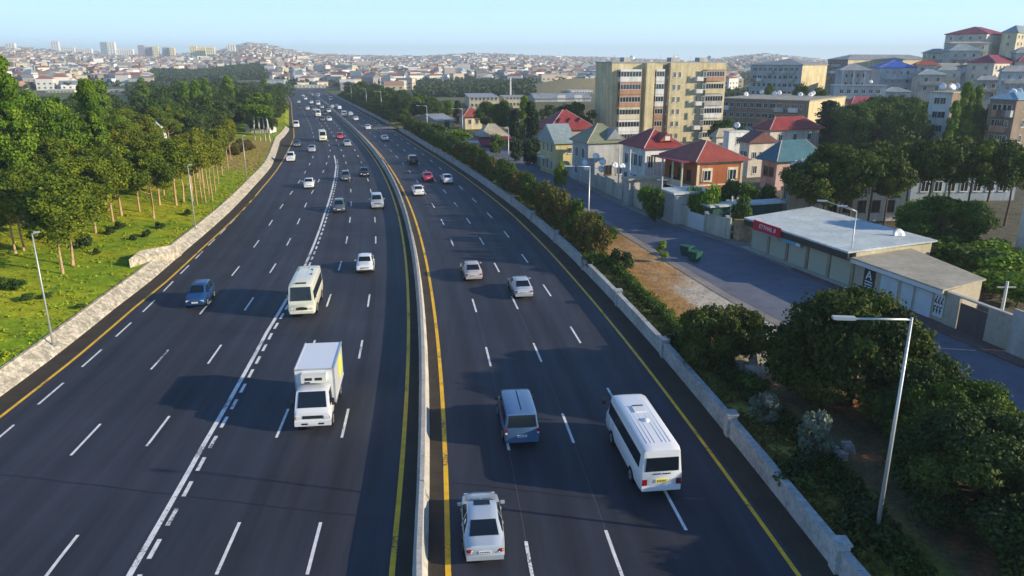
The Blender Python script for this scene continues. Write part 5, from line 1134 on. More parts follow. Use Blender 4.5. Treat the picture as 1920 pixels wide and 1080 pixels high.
HOUS += [('cream house with grey roof left of the hilltop maroon roof, lower down', 1722, 1732, 1772, 330, 100, R_grey, W_cream, -6, 1.8), ('pale house wedged between the slate roof and the maroon roof', 1786, 1795, 1838, 282, 122, R_tan, W_white, -10, 1.2), ('brown walled house under the low grey roof at the right', 1886, 1893, 1960, 246, 116, R_mar, W_beige, -6, 1.6),
 ('small grey house at the foot of the wide maroon roof', 1812, 1820, 1862, 236, 150, R_grey, W_grey, -8, 1.2), ('stone house with terracotta roof right of the blue roof', 1700, 1706, 1745, 272, 122, R_redo, W_stone, -8, 1.4), ('sandy house with grey roof below the cream and grey roofed one', 1742, 1748, 1790, 268, 132, R_slate, W_beige, -10, 1.4), ('plain retaining house front below the hilltop houses', 1760, 1768, 1840, 308, 82, R_tan, W_stone, -4, .6)]
for lb, a, b, c_, dp, ye, rf_, wl_, rt, rh in HOUS:
    Bk = bpx('hillside_house', lb, 'house', a, b, c_, dp, ye, rt, wl_); roof(Bk, 'hip', rh, rf_, .6); grid(Bk, 'front', max(2, int(Bk['w'] / 3.2)), Bk['h'] - 2.3, -2.9, 2, 1.1, 1.4, .5); grid(Bk, 'left', max(1, int(Bk['d'] / 3.5)), Bk['h'] - 2.3, -2.9, 2, 1.0, 1.4, .5)
    if rt < 0: sbox(Bk, 'front', 'balcony', .5, Bk['w'] - .5, Bk['h'] - 3.4, Bk['h'] - 2.5, 1.2, W_stone)
flats('narrow grey white block of glazed balconies among dark trees', (1727, 1767, 1802, 163, 174), R_tan, W_white, W_brown, 2, 0, 4, 40, None, dishes=4)
flats('brown flats with a blue roof and large dishes at the right edge', (1836, 1884, 1990, 146, 186), rm('pale_blue', (.22, .38, .50)), W_brown, None, 3, 4, 4, 30, 'hip', 1.2, dishes=4)
Bk = bpx('beige_garden_building', 'long beige building behind the umbrella pine trunks', 'building', 1522, 1530, 1692, 94, 348, 5, W_beige, zb=.6); roof(Bk, 'flat', 0, R_grey, .2); grid(Bk, 'front', 5, 1.2, 2.9, 1, 1.1, 1.5, 1, 'brown')
Bk = bpx('mauve_building', 'mauve grey building behind the dark broadleaf tree', 'building', 1700, 1705, 1900, 108, 335, 3, W_blue, zb=.6); roof(Bk, 'flat', 0, R_grey, .2); grid(Bk, 'front', 7, 1.4, 2.9, 2, 1.2, 1.5, 1)
Bk = bpx('tall_beige_building', 'tall plain beige building cut by the right edge of the picture', 'building', 1896, 1946, 1990, 72, 330, 30, W_beige, zb=.6); roof(Bk, 'flat', 0, R_tan, .2); win(Bk, 'left', Bk['d'] * .75, 3, 1, 1.3)
for lb, a, b, c_, dp, ye, rm_ in (('pale flat roofed shed behind the street wall below the white house', 1168, 1178, 1240, 104, 336, R_tan), ('pale flat roofed shed among shrubs below the orange brick villa', 1236, 1262, 1330, 92, 362, R_white), ('long low shed with pale roof and dark green side', 1318, 1330, 1462, 88, 386, R_white)):
    Bk = bpx('shed', lb, 'shed', a, b, c_, dp, ye, RT - 2, wm('dark_green', (.03, .09, .08)) if '1318' in str(a) else W_stone, zb=.6); roof(Bk, 'flat', 0, rm_, .3)
# -- street wall with panels, pillars and gates
pan = wm('street_panel', (.47, .43, .35)); pil = wm('street_pillar', (.40, .38, .33)); gate_w = mat('gate_white_metal', (.58, .60, .60), .5, .4); gate_b = mat('gate_brown_metal', (.16, .07, .05), .5, .4)
sw = thing('street_wall', 'long beige panelled wall with pillars and gates along the side street', 'wall', (0, 0, .6))
PW = [gp(px, py, .78) for px, py in ((1000, 306), (1040, 320), (1078, 334), (1145, 366), (1200, 391), (1300, 428), (1368, 449))]
def seg_box(parent, name, a, b, z0, z1, th, m, off=0.0):
    ax, ay = a; bx, by = b; L = math.hypot(bx - ax, by - ay); mt = Matrix.Translation((ax, ay, 0)) @ Matrix.Rotation(math.atan2(by - ay, bx - ax), 4, 'Z')
    mb = MB(); mb.box(.0, L, -th / 2 + off, th / 2 + off, z0, z1, m, mt); return mb.build(name, parent)
def along(Pth, s):
    for (a, b) in zip(Pth[:-1], Pth[1:]):
        L = math.hypot(b[0] - a[0], b[1] - a[1])
        if s <= L: return (a[0] + (b[0] - a[0]) * s / L, a[1] + (b[1] - a[1]) * s / L)
        s -= L
    return Pth[-1]
tot = sum(math.hypot(b[0] - a[0], b[1] - a[1]) for a, b in zip(PW[:-1], PW[1:])); s = 0; k = 0
while s < tot - .5:
    a, b = along(PW, s), along(PW, min(s + 3.6, tot)); h = 2.3 + .25 * math.sin(k * 2.1)
    isg = pxof(a[0], a[1], 1)[0]; g_ = 1162 < isg < 1180 or 1285 < isg < 1312 or 1325 < isg < 1350
    a2, b2 = along(PW, s + .2), along(PW, min(s + 3.4, tot))
    seg_box(sw, 'gate' if g_ else 'wall_panel', a2, b2, -.1, h, .16, (gate_b if isg < 1200 else gate_w) if g_ else pan)
    if not g_: seg_box(sw, 'coping', a2, b2, h + .003, h + .1, .26, pil)
    mb = MB(); mb.box(a[0] - .2, a[0] + .2, a[1] - .2, a[1] + .2, -.1, h + .3, pil); mb.build('pillar', sw); s += 3.6; k += 1
sw2 = thing('brick_pier_wall', 'rough tan brick wall piece left of the garages', 'wall', (0, 0, .6)); a, b = gp(1374, 447, .78), gp(1407, 449, .78); seg_box(sw2, 'wall_panel', a, b, -.1, 2.4, .4, wm('tan_brick', (.42, .28, .16), .3)); seg_box(sw2, 'door', (a[0] + 1.1, a[1] - .22), (a[0] + 1.9, a[1] - .2), 0, 1.8, .05, gate_b)
# -- garages
def prism(poly, z0, z1, m, mb):
    n = len(poly); mb.mesh([(x, y, z0) for x, y in poly] + [(x, y, z1) for x, y in poly], [tuple(range(n - 1, -1, -1)), tuple(range(n, 2 * n))] + [(i, (i + 1) % n, n + (i + 1) % n, n + i) for i in range(n)], m)
shut = mat('roller_shutter_cream', (.50, .50, .38), .5, .35, stripes=('Z', 9, .02)); doorw = mat('garage_door_pale', (.50, .57, .60), .5, .35, noise=[(1, .08, 4)]); dkf = mat('dark_fascia', (.045, .038, .035), .7, .3); concg = wm('garage', (.42, .38, .27)); tilem = mat('tile_beige', (.40, .36, .28), .4, .4, noise=[(3, .12, 3)])
A0, A1 = gp(1407, 463, .78), gp(1597, 537, .78); B1 = gp(1768, 606, .78); C1 = gp(1886, 655, .78)
A0, A1, B1, C1 = [Vector((*q, 0)) for q in (A0, A1, B1, C1)]
ga = thing('garage_row', 'row of cream roller shutter garages under a wide white roof with red sign', 'garages', (0, 0, .62))
zt = 3.25; dv = (A1 - A0).normalized(); nv = Vector((dv.y, -dv.x, 0)); nv = nv if nv.x < 0 else -nv     # outwards, to the street
bl, br_ = Vector((*gp(1516, 400, zt), 0)), Vector((*gp(1746, 464, zt), 0))
mb = MB(); prism([(p.x, p.y) for p in (A0 - nv * .02, A1 - nv * .02, br_, bl)][::1], -.6, zt - .02, concg, mb); mb.build('wall', ga)
mb = MB(); prism([(p.x, p.y) for p in (A0 + nv * .9 - dv * .3, A1 + nv * .9, br_ + dv * .4 - nv * .2, bl - nv * .4)], zt, zt + .16, R_white, mb); mb.build('roof', ga)
L = (A1 - A0).length
def gbox(parent, name, base, u0, u1, z0, z1, o0, o1, m, dvec=None, nvec=None):
    dd, nn = dvec or dv, nvec or nv; mb = MB(); mt = Matrix(((dd.x, nn.x, 0, base.x), (dd.y, nn.y, 0, base.y), (0, 0, 1, 0), (0, 0, 0, 1)))
    mb.box(u0, u1, o0, o1, z0, z1, m, mt); return mb.build(name, parent)
gbox(ga, 'fascia', A0, -.3, L, zt - .62, zt - .01, .7, .88, dkf)
nsh = 5
for i in range(nsh):
    u0 = .35 + i * (L - .2) / nsh; u1 = u0 + (L - .2) / nsh - .5
    gbox(ga, 'roller_shutter', A0, u0, u1, .18, 2.5, 0, .07, shut); gbox(ga, 'shutter_box', A0, u0 - .05, u1 + .05, 2.503, 2.72, 0, .25, gate_w)
    gbox(ga, 'pillar', A0, u1 + .06, u1 + .42, 0, 2.72, 0, .13, wm('pillar_tan', (.30, .24, .15)))
gbox(ga, 'kerb_step', A0, -.5, L + .2, 0, .17, .0, .9, W_stone)
sg = gbox(ga, 'shop_sign', A0, 1.5, 6.1, zt - .72, zt + .28, .9, .98, mat('sign_red', (.55, .01, .035), .4, .4))
sb_ = gbox(ga, 'shop_sign', A0, 1.6, 4.9, zt - 1.05, zt - .76, .45, .5, mat('sign_pale_blue', (.30, .45, .62), .4, .4)); sb2 = gbox(ga, 'shop_sign', A0, 5.6, 8.6, zt - 1.08, zt - .66, .45, .5, mat('sign_sky_blue', (.12, .42, .62), .4, .4)); gbox(ga, 'shop_sign', A0, 8.0, 8.6, zt - 1.06, zt - .68, .505, .52, P['white'])
tx = bpy.data.curves.new('sign_lettering', 'FONT'); tx.body = 'ETYHAL 8'; tx.size = .62; tx.extrude = .015; tx.align_x = 'CENTER'; tx.align_y = 'CENTER'; tx.shear = .25; tx.space_character = 1.02
tx.materials.append(P['white']); _tf = bpy.data.objects.new('sign_lettering_text', tx); to = bpy.data.objects.new('sign_lettering', bpy.data.meshes.new_from_object(_tf)); bpy.data.objects.remove(_tf); C.objects.link(to); to.parent = sg
pc_ = A0 + dv * 3.9 + nv * 1.0; to.matrix_local = Matrix(((dv.x, 0, nv.x, pc_.x), (dv.y, 0, nv.y, pc_.y), (0, 1, 0, zt - .2), (0, 0, 0, 1)))
dish(*gp(1683, 450, 3.6), 3.4, .62, None, 'large white satellite dish on the white garage roof', .1)
gb = thing('garage_row', 'lower tiled garages with pale doors and two black and white painted panels', 'garages', (0, 0, .62)); dv2 = (B1 - A1).normalized(); nv2 = Vector((dv2.y, -dv2.x, 0)); nv2 = nv2 if nv2.x < 0 else -nv2; z2 = 2.75
bb, bc_ = Vector((*gp(1700, 478, z2), 0)), Vector((*gp(1846, 540, z2), 0)); L2 = (B1 - A1).length
mb = MB(); prism([(p.x, p.y) for p in (A1 + dv2 * .02, B1, bc_ - dv2 * .3, bb)], -.6, z2 - .02, tilem, mb); mb.build('wall', gb)
mb = MB(); prism([(p.x, p.y) for p in (A1 + nv2 * .55 + dv2 * .05, B1 + nv2 * .55, bc_, bb)], z2, z2 + .14, R_tan, mb); mb.build('roof', gb)
gbox(gb, 'fascia', A1, .05, L2, z2 - .32, z2 - .004, .4, .54, gate_w, dv2, nv2)
for u0, u1 in ((.33, .52), (.56, .68), (.71, .87)): gbox(gb, 'garage_door', A1, L2 * u0, L2 * u1, .1, 2.2, 0, .06, doorw, dv2, nv2)
g1 = gbox(gb, 'painted_panel', A1, L2 * .13, L2 * .26, .45, 2.25, 0, .05, dark, dv2, nv2)
for u, z, w_, h_ in ((.15, .6, .09, .12), (.15, .85, .09, .1), (.15, 1.1, .09, .1)): gbox(g1, 'painted_stroke', A1, L2 * u, L2 * (u + w_), z, z + h_, .05, .065, P['white'], dv2, nv2)
def stroke(parent, ua, za, ub, zb_, wd_, m):
    pa, pb = A1 + dv2 * (L2 * ua) + nv2 * .055, A1 + dv2 * (L2 * ub) + nv2 * .055; a = Vector((pa.x, pa.y, za)); b = Vector((pb.x, pb.y, zb_)); q = (b - a).normalized().cross(nv2) * wd_ / 2
    mb = MB(); v = [a + q, b + q, b - q, a - q]; mb.mesh(v + [p - nv2 * .02 for p in v] , [(0, 1, 2, 3), (7, 6, 5, 4), (0, 4, 5, 1), (1, 5, 6, 2), (2, 6, 7, 3), (3, 7, 4, 0)], m); mb.build('painted_stroke', parent)
stroke(g1, .16, 1.35, .19, 2.1, .14, P['white']); stroke(g1, .22, 1.35, .19, 2.1, .14, P['white']); stroke(g1, .175, 1.6, .21, 1.6, .1, P['white'])
g2 = gbox(gb, 'painted_panel', A1, L2 * .895, L2 * .985, .5, 2.25, 0, .05, gate_w, dv2, nv2)
for i in range(3):
    u = .9 + i * .028
    stroke(g2, u, 1.55, u + .018, 2.1, .09, dark); stroke(g2, u + .018, 1.5, u, 1.8, .08, dark); stroke(g2, u, .75, u, 1.3, .1, dark); stroke(g2, u, 1.28, u + .018, 1.28, .1, dark); stroke(g2, u, 1.0, u + .015, 1.0, .08, dark)
gw = thing('yard_wall', 'beige yard wall with a wide brown metal gate right of the garages', 'wall', (0, 0, .62)); dv3 = (C1 - B1).normalized(); nv3 = Vector((dv3.y, -dv3.x, 0)); nv3 = nv3 if nv3.x < 0 else -nv3; L3 = (C1 - B1).length
gbox(gw, 'wall_panel', B1, .05, L3 * .22, -.2, 2.6, -.15, .1, tilem, dv3, nv3); gbox(gw, 'gate', B1, L3 * .23, L3 * .66, .05, 2.2, -.05, .03, mat('gate_mauve_metal', (.10, .075, .07), .5, .4, stripes=('X', 4, .02)), dv3, nv3); gbox(gw, 'wall_panel', B1, L3 * .67, L3 * 1.05, -.2, 2.6, -.15, .1, tilem, dv3, nv3); gbox(gw, 'coping', B1, .0, L3 * 1.05, 2.603, 2.72, -.2, .16, W_stone, dv3, nv3)
gz = thing('yard_wall', 'tall pale panelled yard wall at the right edge of the picture', 'wall', (0, 0, .62))
for i in range(4): gbox(gz, 'wall_panel', C1, L3 * .06 + i * 3.2, L3 * .06 + i * 3.2 + 3.1, -.2, 3.3, .2, .4, W_stone, dv3, nv3)
# poles, dishes, bins
def upole(px, py, h, label, group=None):
    x, y = gp(px, py, .7); r = thing('utility_pole', label, 'utility pole', (x, y, .6), 0, group); m = MB(); m.tube([(0, 0, -.2), (0, 0, h)], [.14, .09], W_white, 6); m.build('pole', r); m = MB(); m.box(-.7, .7, -.05, .05, h - .5, h - .4, W_stone); m.build('crossarm', r); return r
upole(1158, 372, 7.6, 'pale concrete pole, left of the pair at the white house', 'pair of poles at the white house'); upole(1178, 380, 7.6, 'pale concrete pole, right of the pair at the white house', 'pair of poles at the white house')
upole(1367, 440, 4.6, 'short white post near the brick piece, left of two', None); upole(1377, 438, 4.4, 'short white post near the brick piece, right of two', None); upole(1873, 610, 3.6, 'thin pale post standing behind the yard wall', None)
upole(1238, 400, 5.0, 'thin pale post at the street wall below the orange villa', None)
x, y = gp(1113, 352, .7)
t = thing('dish_mast', 'mast crossbar carrying dishes in front of the olive roofed house', 'mast', (x, y, .6)); m = MB(); m.tube([(0, 0, 0), (0, 0, 4.2)], .05, galv, 5); m.build('pole', t); m = MB(); m.tube([(-1.6, 0, 3.2), (1.6, 0, 3.2)], .04, galv, 5); m.build('crossbar', t)
for dx, dz_ in ((-1.5, 3.4), (-1.2, 2.6), (.2, 4.4), (1.3, 3.5), (1.1, 2.4)): dish(x + dx, y - .1, .6 + dz_, .55)
for px, py, zz in ((1152, 318, 4.5), (1166, 320, 4.3), (1210, 354, 2.8), (1182, 343, 3.4), (1296, 318, 4.4)): a, b = gp(px, py, zz); dish(a, b, zz, .5)
for px, py in ((1287, 478), (1302, 489)):
    x, y = gp(px, py, .7); r = thing('waste_container', 'green metal waste container, %s of the two at the kerb' % ('left' if px < 1290 else 'right'), 'waste container', (x, y, .66), -.9, 'green waste containers at the kerb'); gm_ = mat('bin_green', (.012, .085, .055), .6, .3); r.scale = (.85, .85, .85)
    m = MB(); m.mesh([(-.55, -.4, .15), (.55, -.4, .15), (.55, .4, .15), (-.55, .4, .15), (-.7, -.55, 1.15), (.7, -.55, 1.15), (.7, .55, 1.15), (-.7, .55, 1.15)], [(3, 2, 1, 0), (0, 1, 5, 4), (1, 2, 6, 5), (2, 3, 7, 6), (3, 0, 4, 7)], gm_); m.build('body', r)
    m = MB(); m.box(-.76, .76, -.6, .6, 1.16, 1.24, gm_); m.build('lid', r)
    for sx_ in (-.45, .45):
        for sy_ in (-.3, .3): m = MB(); m.tube([(sx_ - .03, sy_, .08), (sx_ + .03, sy_, .08)], .08, rubber, 8); m.build('wheel', r)
# rubble and litter near the low hedge
rub = wm('rubble', (.42, .38, .32), .25)
for i, (px, py) in enumerate(((1382, 690), (1412, 683), (1405, 700), (1370, 705), (1556, 850), (1575, 862), (1590, 846))):
    x, y = gp(px, py, .6); m = MB(); q = random.Random(i); m.mesh([(q.uniform(.5, .9) * a * .45, q.uniform(.5, .9) * b * .35, q.uniform(.6, 1) * c * .28 + .2) for a in (-1, 1) for b in (-1, 1) for c in (-1, 1)], [(0, 1, 3, 2), (4, 6, 7, 5), (0, 4, 5, 1), (2, 3, 7, 6), (0, 2, 6, 4), (1, 5, 7, 3)], rub)
    m.build('rubble_block', loc=(x, y, .6), rz=i * 1.3, label='broken pale concrete block lying on soil beside the spreading pines', cat='rubble', group='broken blocks under the spreading pines')
# trees among the houses
for k, px, d, yt, wpx, lb in (('columncypress', 966, 152, 200, 26, 'dark column cypress, left of the pair by the side street'), ('columncypress', 996, 146, 186, 32, 'dark column cypress, right of the pair by the side street'), ('poplar1', 984, 175, 178, 26, 'green poplar between the two column cypresses'),
 ('cypress', 1553, 180, 188, 60, 'big dark cone shaped cypress in front of the yellow end wall'), ('cypress', 1612, 172, 206, 44, 'dark cypress right of the biggest cypress'), ('cypress', 1640, 178, 200, 44, 'dark cypress beside the hillside wood'),
 ('poplar0', 1808, 150, 152, 36, 'tall green poplar right of the narrow white block'), ('poplar0', 1828, 156, 158, 30, 'second tall poplar right of the narrow white block'), ('poplar1', 1786, 148, 186, 24, 'slim poplar touching the narrow white block'),
 ('broad1', 1770, 76, 362, 150, 'large round broadleaf tree behind the white garage roof'), ('broad0', 1720, 80, 372, 90, 'bright green left part of the trees behind the white garage roof'), ('broad1', 1820, 84, 372, 90, 'leafy tree right of the large round tree behind the garages'),
 ('broad0', 775, 262, 182, 50, 'light green tree at the corner of the slip road'), ('far0', 755, 236, 204, 40, 'bright green low tree right of the parked white van'), ('broad1', 812, 250, 186, 50, 'dark round tree behind the yellow shed'), ('broad0', 838, 262, 188, 40, 'green tree behind the yellow shed roof'),
 ('cypress', 858, 240, 188, 20, 'small dark conifer left of the orange roof'), ('gard1', 830, 190, 244, 40, 'garden tree between hedge and the tan roofed house'), ('gard0', 858, 176, 240, 46, 'pale green garden tree left of the tan roofed house'), ('gard1', 818, 212, 232, 36, 'garden tree in front of the yellow shed'),
 ('broad1', 915, 215, 190, 50, 'dark green tree right of the orange roof'), ('broad1', 942, 205, 188, 44, 'green tree behind the tan roofed house'), ('gard1', 932, 160, 252, 34, 'dark tree beside the tan roofed house'),
 ('far0', 1085, 190, 192, 60, 'dark green tree behind the red mansard roof'), ('far0', 1060, 205, 196, 50, 'green tree left behind the red mansard roof'), ('far1', 1030, 215, 196, 36, 'small tree behind the villa with mansard roof'),
 ('far0', 1370, 170, 222, 60, 'dark tree between the apartment block and the shabby flats'), ('far0', 1350, 175, 226, 50, 'dark tree at the right foot of the apartment block'), ('far0', 1440, 250, 160, 40, 'dark tree in front of the grey hipped flats'), ('far0', 1500, 245, 158, 40, 'dark tree at the corner of the grey hipped flats'),
 ('far0', 1535, 240, 165, 40, 'tree between the two yellow end walls'), ('gard0', 1215, 96, 342, 34, 'bright garden bush behind the street wall, leftmost'), ('gard1', 1232, 92, 350, 30, 'dark garden bush behind the street wall'), ('gard0', 1330, 90, 340, 50, 'green garden bush at the front of the orange villa'),
 ('gard0', 1300, 93, 346, 40, 'garden bush below the orange villa windows'), ('gard1', 1372, 96, 336, 50, 'garden tree right of the orange villa'), ('gard0', 1405, 100, 340, 40, 'garden tree between the orange villa and pink house'), ('gard1', 1440, 95, 345, 40, 'dark bush left of the narrow stone house'), ('gard1', 1392, 86, 366, 40, 'bush over the long low shed'),
 ('gard1', 1260, 108, 330, 30, 'dark bush at the porch of the orange villa'), ('gard0', 1050, 118, 306, 26, 'small roadside tree at the yellow house'), ('sapling', 1052, 116, 300, 20, 'thin yellow green roadside tree at the street bend')):
    plantpx(k, px, d, yt, wpx, lb)
GU = 'umbrella pines behind the garages'
for px, d, yt, wpx in [(a_, max(b_ * (.86 if a_ < 1700 else .9), 89), c_, d_) for a_, b_, c_, d_ in ((1522, 100, 300, 110), (1560, 106, 268, 100), (1600, 98, 276, 110), (1640, 108, 262, 100), (1668, 100, 290, 90), (1710, 112, 262, 96), (1750, 104, 256, 110), (1790, 112, 254, 100), (1826, 103, 268, 100), (1862, 110, 258, 100), (1900, 102, 272, 100), (1935, 110, 262, 90), (1545, 90, 330, 90), (1580, 92, 310, 80))]:
    plantpx('umbrella%d' % rng.randrange(3), px, d, yt, wpx, '%s umbrella pine with a trunk %s' % ('tall' if yt < 265 else 'lower', ('at the left end of the row behind the garages' if px < 1570 else ('behind the middle of the white garage roof' if px < 1680 else ('above the large round tree behind the garages' if px < 1840 else 'at the right end of the row behind the garages')))), GU)
GH = 'trees on the hillside below the blue roof'
for i in range(60):
    px = rng.uniform(1575, 1935); d = rng.uniform(150, 225)
    x, y, z = atd(px, d)
    if 1715 < px < 1800 and d < 170: continue
    if px > 1830 and d < 165: continue
    s = rng.uniform(.75, 1.25); plant(rng.choice(('far0', 'far0', 'far1', 'broad1')), x, y, z, s, s * 1.05, '%s dark green tree in the hillside wood %s' % ('small' if s < .95 else 'large', 'left of the narrow white block' if px < 1715 else ('below the tall poplars' if px < 1840 else 'by the right picture edge')), GH)
for i in range(34):
    px = rng.uniform(1600, 1930); d = rng.uniform(225, 330 if px > 1750 else 262); x, y, z = atd(px, d); s = rng.uniform(.5, .9)
    plant(rng.choice(('far0', 'far1')), x, y, z, s, s * .9, 'tree between the hillside houses', 'trees between the hillside houses')
for px, py, s in ((1700, 490, 1.2), (1730, 500, 1.3), (1765, 500, 1.2), (1800, 515, 1.3), (1835, 520, 1.3), (1870, 530, 1.4), (1900, 520, 1.3), (1760, 478, 1.3), (1840, 500, 1.4), (1880, 560, 1.2), (1910, 575, 1.2), (1860, 545, 1.0)):
    x, y = gp(px, py, .8); plant('gard%d' % rng.randrange(2), x, y, .6, s, s * .62, 'leafy garden shrub behind the yard walls, %s' % ('by the white dish' if px < 1750 else ('midway along the walls' if px < 1860 else 'near the right picture edge')), 'garden shrubs behind the yard walls')
for px, py in ((1345, 410), (1400, 405), (1440, 398), (1330, 392), (1480, 402)):
    x, y = gp(px, py, .8); plant('gard1', x, y, .6, .9, .6, 'dark green shrub between the sheds and the garages', 'shrubs between the sheds and the garages')
# ------------------------------------------------------------------ the distant town
town = mat('town_wall', (.5, .5, .5), .9, .1, attr='Col')
WC = np.array([(.66, .66, .62), (.56, .48, .34), (.74, .76, .76), (.36, .30, .24), (.46, .42, .38), (.28, .28, .28), (.55, .48, .38), (.62, .62, .62)])
RC = np.array([(.30, .13, .10), (.36, .21, .15), (.24, .25, .27), (.52, .53, .53), (.27, .20, .17), (.17, .20, .23), (.45, .42, .38), (.20, .27, .29), (.27, .10, .09), (.32, .31, .30)])
WN = ('white', 'tan', 'bright white', 'brown', 'beige', 'grey', 'sandy', 'pale grey'); RN = ('brick red', 'orange', 'grey', 'white', 'brown', 'dark slate', 'cream', 'teal', 'deep red', 'stone coloured')
def house_mesh(w_, d, h, rh, wc, rc, k):
    V = []; Fc = []; col_ = []
    B = [(-w_ / 2, -d / 2), (w_ / 2, -d / 2), (w_ / 2, d / 2), (-w_ / 2, d / 2)]
    v = [(x, y, -3) for x, y in B] + [(x, y, h) for x, y in B]; cc = [wc] * 8
    f = [(0, 1, 5, 4), (1, 2, 6, 5), (2, 3, 7, 6), (3, 0, 4, 7)]
    o = 1.06; v += [(x * o, y * o, h + .02) for x, y in B]; cc += [rc] * 4
    if k == 0: v += [(0, 0, h + rh), (0, 0, h + rh), (0, 0, h + rh), (0, 0, h + rh)]; r4 = .0
    if k == 0: v[12:16] = [(-w_ * .2, -.01, h + rh), (w_ * .2, -.01, h + rh), (w_ * .2, .01, h + rh), (-w_ * .2, .01, h + rh)]
    elif k == 1: v += [(-w_ / 2, -.01, h + rh), (w_ / 2, -.01, h + rh), (w_ / 2, .01, h + rh), (-w_ / 2, .01, h + rh)]
    else: v += [(x * o, y * o, h + .4) for x, y in B]
    cc += [rc] * 4
    f += [(8, 9, 13, 12), (9, 10, 14, 13), (10, 11, 15, 14), (11, 8, 12, 15), (12, 13, 14, 15)]
    # dark window bands, two rows, on the near and side faces
    dk = np.array((.10, .10, .11))
    for z in ((1.1, 2.3), (4.0, 5.2)):
        if z[1] > h - .3: continue
        for (ax, ay, bx, by, nx, ny) in ((-w_ / 2, -d / 2, w_ / 2, -d / 2, 0, -1), (w_ / 2, -d / 2, w_ / 2, d / 2, 1, 0), (-w_ / 2, d / 2, -w_ / 2, -d / 2, -1, 0)):
            L = abs(bx - ax) + abs(by - ay); n = max(2, int(L / 3.4))
            for i in range(n):
                t0, t1 = (i + .32) / n, (i + .68) / n; b0 = len(v)
                for t, zz in ((t0, z[0]), (t1, z[0]), (t1, z[1]), (t0, z[1])): v.append((ax + (bx - ax) * t + nx * .04, ay + (by - ay) * t + ny * .04, zz))
                cc += [dk] * 4; f.append((b0, b0 + 1, b0 + 2, b0 + 3))
    return np.array(v, float), np.array(f), np.array([np.array(c) for c in cc])
def placeok(x, y):
    t = x - float(M(y))
    if y < 600 and -40 < t < 30: return False
    return True
cands = []
D = 470.0
while D < 3450:
    sp = max(11.5, min(19, 11.5 + (D - 450) * .003)); 
    da = sp / D; a = -.66
    while a < .66:
        aa = a + nr.uniform(-.5, .5) * da; dd = D + nr.uniform(-.6, .6) * sp
        if nr.random() < .22: a += da; continue
        cands.append((math.sin(aa) * dd, math.cos(aa) * dd, dd)); a += da
    D += sp * 1.05
sel = []
for x, y, dd in cands:
    px, py = pxof(x, y, 0)
    if px < -30 or px > 1560: continue
    if dd < 640 and not (px > 560 and dd > 560 and abs(x - float(M(min(y, 560)))) > 24): continue
    if px < 560 and dd < 760 and not px < 140: continue
    if 280 < px < 500 and 700 < dd < 1050: continue               # dark wooded slope
    if 985 < px < 1120 and dd < 660: continue
    if 1380 < px and dd < 900: continue
    if 770 < px < 990 and dd < 700: continue
    sel.append((dd, x, y, px))
sel.sort()
big = sel[:270]; rest = sel[270:]
protos = []
for i in range(16):
    w_ = rng.uniform(8, 13); d = rng.uniform(7, 10); h = rng.choice((3.4, 5.8, 6.2, 8)); k = rng.choice((0, 0, 1, 2)); wc = WC[i % len(WC)]; rc = RC[i % len(RC)]
    v, f, c_ = house_mesh(w_, d, h, rng.uniform(1.6, 2.8), wc, rc, k); protos.append(npmesh('distant_house', v, f, [town], c_))
for dd, x, y, px in big:
    i = rng.randrange(16); q = obj('distant_house', protos[i], loc=(x, y, tz(x, y)), rz=rng.uniform(-.5, .9), label='small distant %s walled house with a %s roof in the dense town' % (WN[i % 8], RN[i % 10]), cat='house', group='houses of the distant town'); q.scale = (rng.uniform(.85, 1.25), rng.uniform(.85, 1.2), rng.uniform(.8, 1.15))
VV, FF, CC = [], [], []; off = 0
for dd, x, y, px in rest:
    s = min(1.45, max(.8, dd / 2300)); big_ = nr.random() < .02
    w_ = nr.uniform(6, 15) * s * (2.2 if big_ else 1); d = nr.uniform(6, 12) * s; h = float(nr.choice((3.2, 3.6, 5.5, 6.2, 8))) * (1.5 if big_ else 1) * (.8 + .25 * s); k = 2 if big_ else int(nr.choice((0, 1, 2)))
    B_ = [(-w_ / 2, -d / 2), (w_ / 2, -d / 2), (w_ / 2, d / 2), (-w_ / 2, d / 2)]; rh = nr.uniform(1.4, 2.6) * s
    rd = [(-w_ * .22, 0), (w_ * .22, 0), (w_ * .22, 0), (-w_ * .22, 0)] if k == 0 else ([(-w_ / 2, 0), (w_ / 2, 0), (w_ / 2, 0), (-w_ / 2, 0)] if k == 1 else B_)
    v = np.array([(a, b, -6) for a, b in B_] + [(a, b, h) for a, b in B_] + [(a * 1.05, b * 1.05, h + .03) for a, b in B_] + [(a, b + (.02 if j > 1 else -.02), h + (rh if k < 2 else .4)) for j, (a, b) in enumerate(rd)])
    th = nr.uniform(-.6, 1.0); ct, st2 = math.cos(th), math.sin(th)
    v = np.stack([v[:, 0] * ct - v[:, 1] * st2 + x, v[:, 0] * st2 + v[:, 1] * ct + y, v[:, 2] + tz(x, y)], 1)
    f = np.array([(0, 1, 5, 4), (1, 2, 6, 5), (2, 3, 7, 6), (3, 0, 4, 7), (8, 9, 13, 12), (9, 10, 14, 13), (10, 11, 15, 14), (11, 8, 12, 15), (12, 13, 14, 15)]) + off
    wc = WC[nr.integers(len(WC))] * nr.uniform(.85, 1.1); rc = (RC[nr.integers(len(RC))] if not big_ else np.array((.62, .63, .62))) * nr.uniform(.85, 1.15)
    VV.append(v); FF.append(f); CC.append(np.vstack([np.tile(wc, (8, 1)), np.tile(rc, (8, 1))])); off += 16
obj('far_town_houses', npmesh('far_town_houses', np.vstack(VV), np.vstack(FF), [town], np.vstack(CC)), kind='stuff', label='dense mass of small houses covering the far hills')
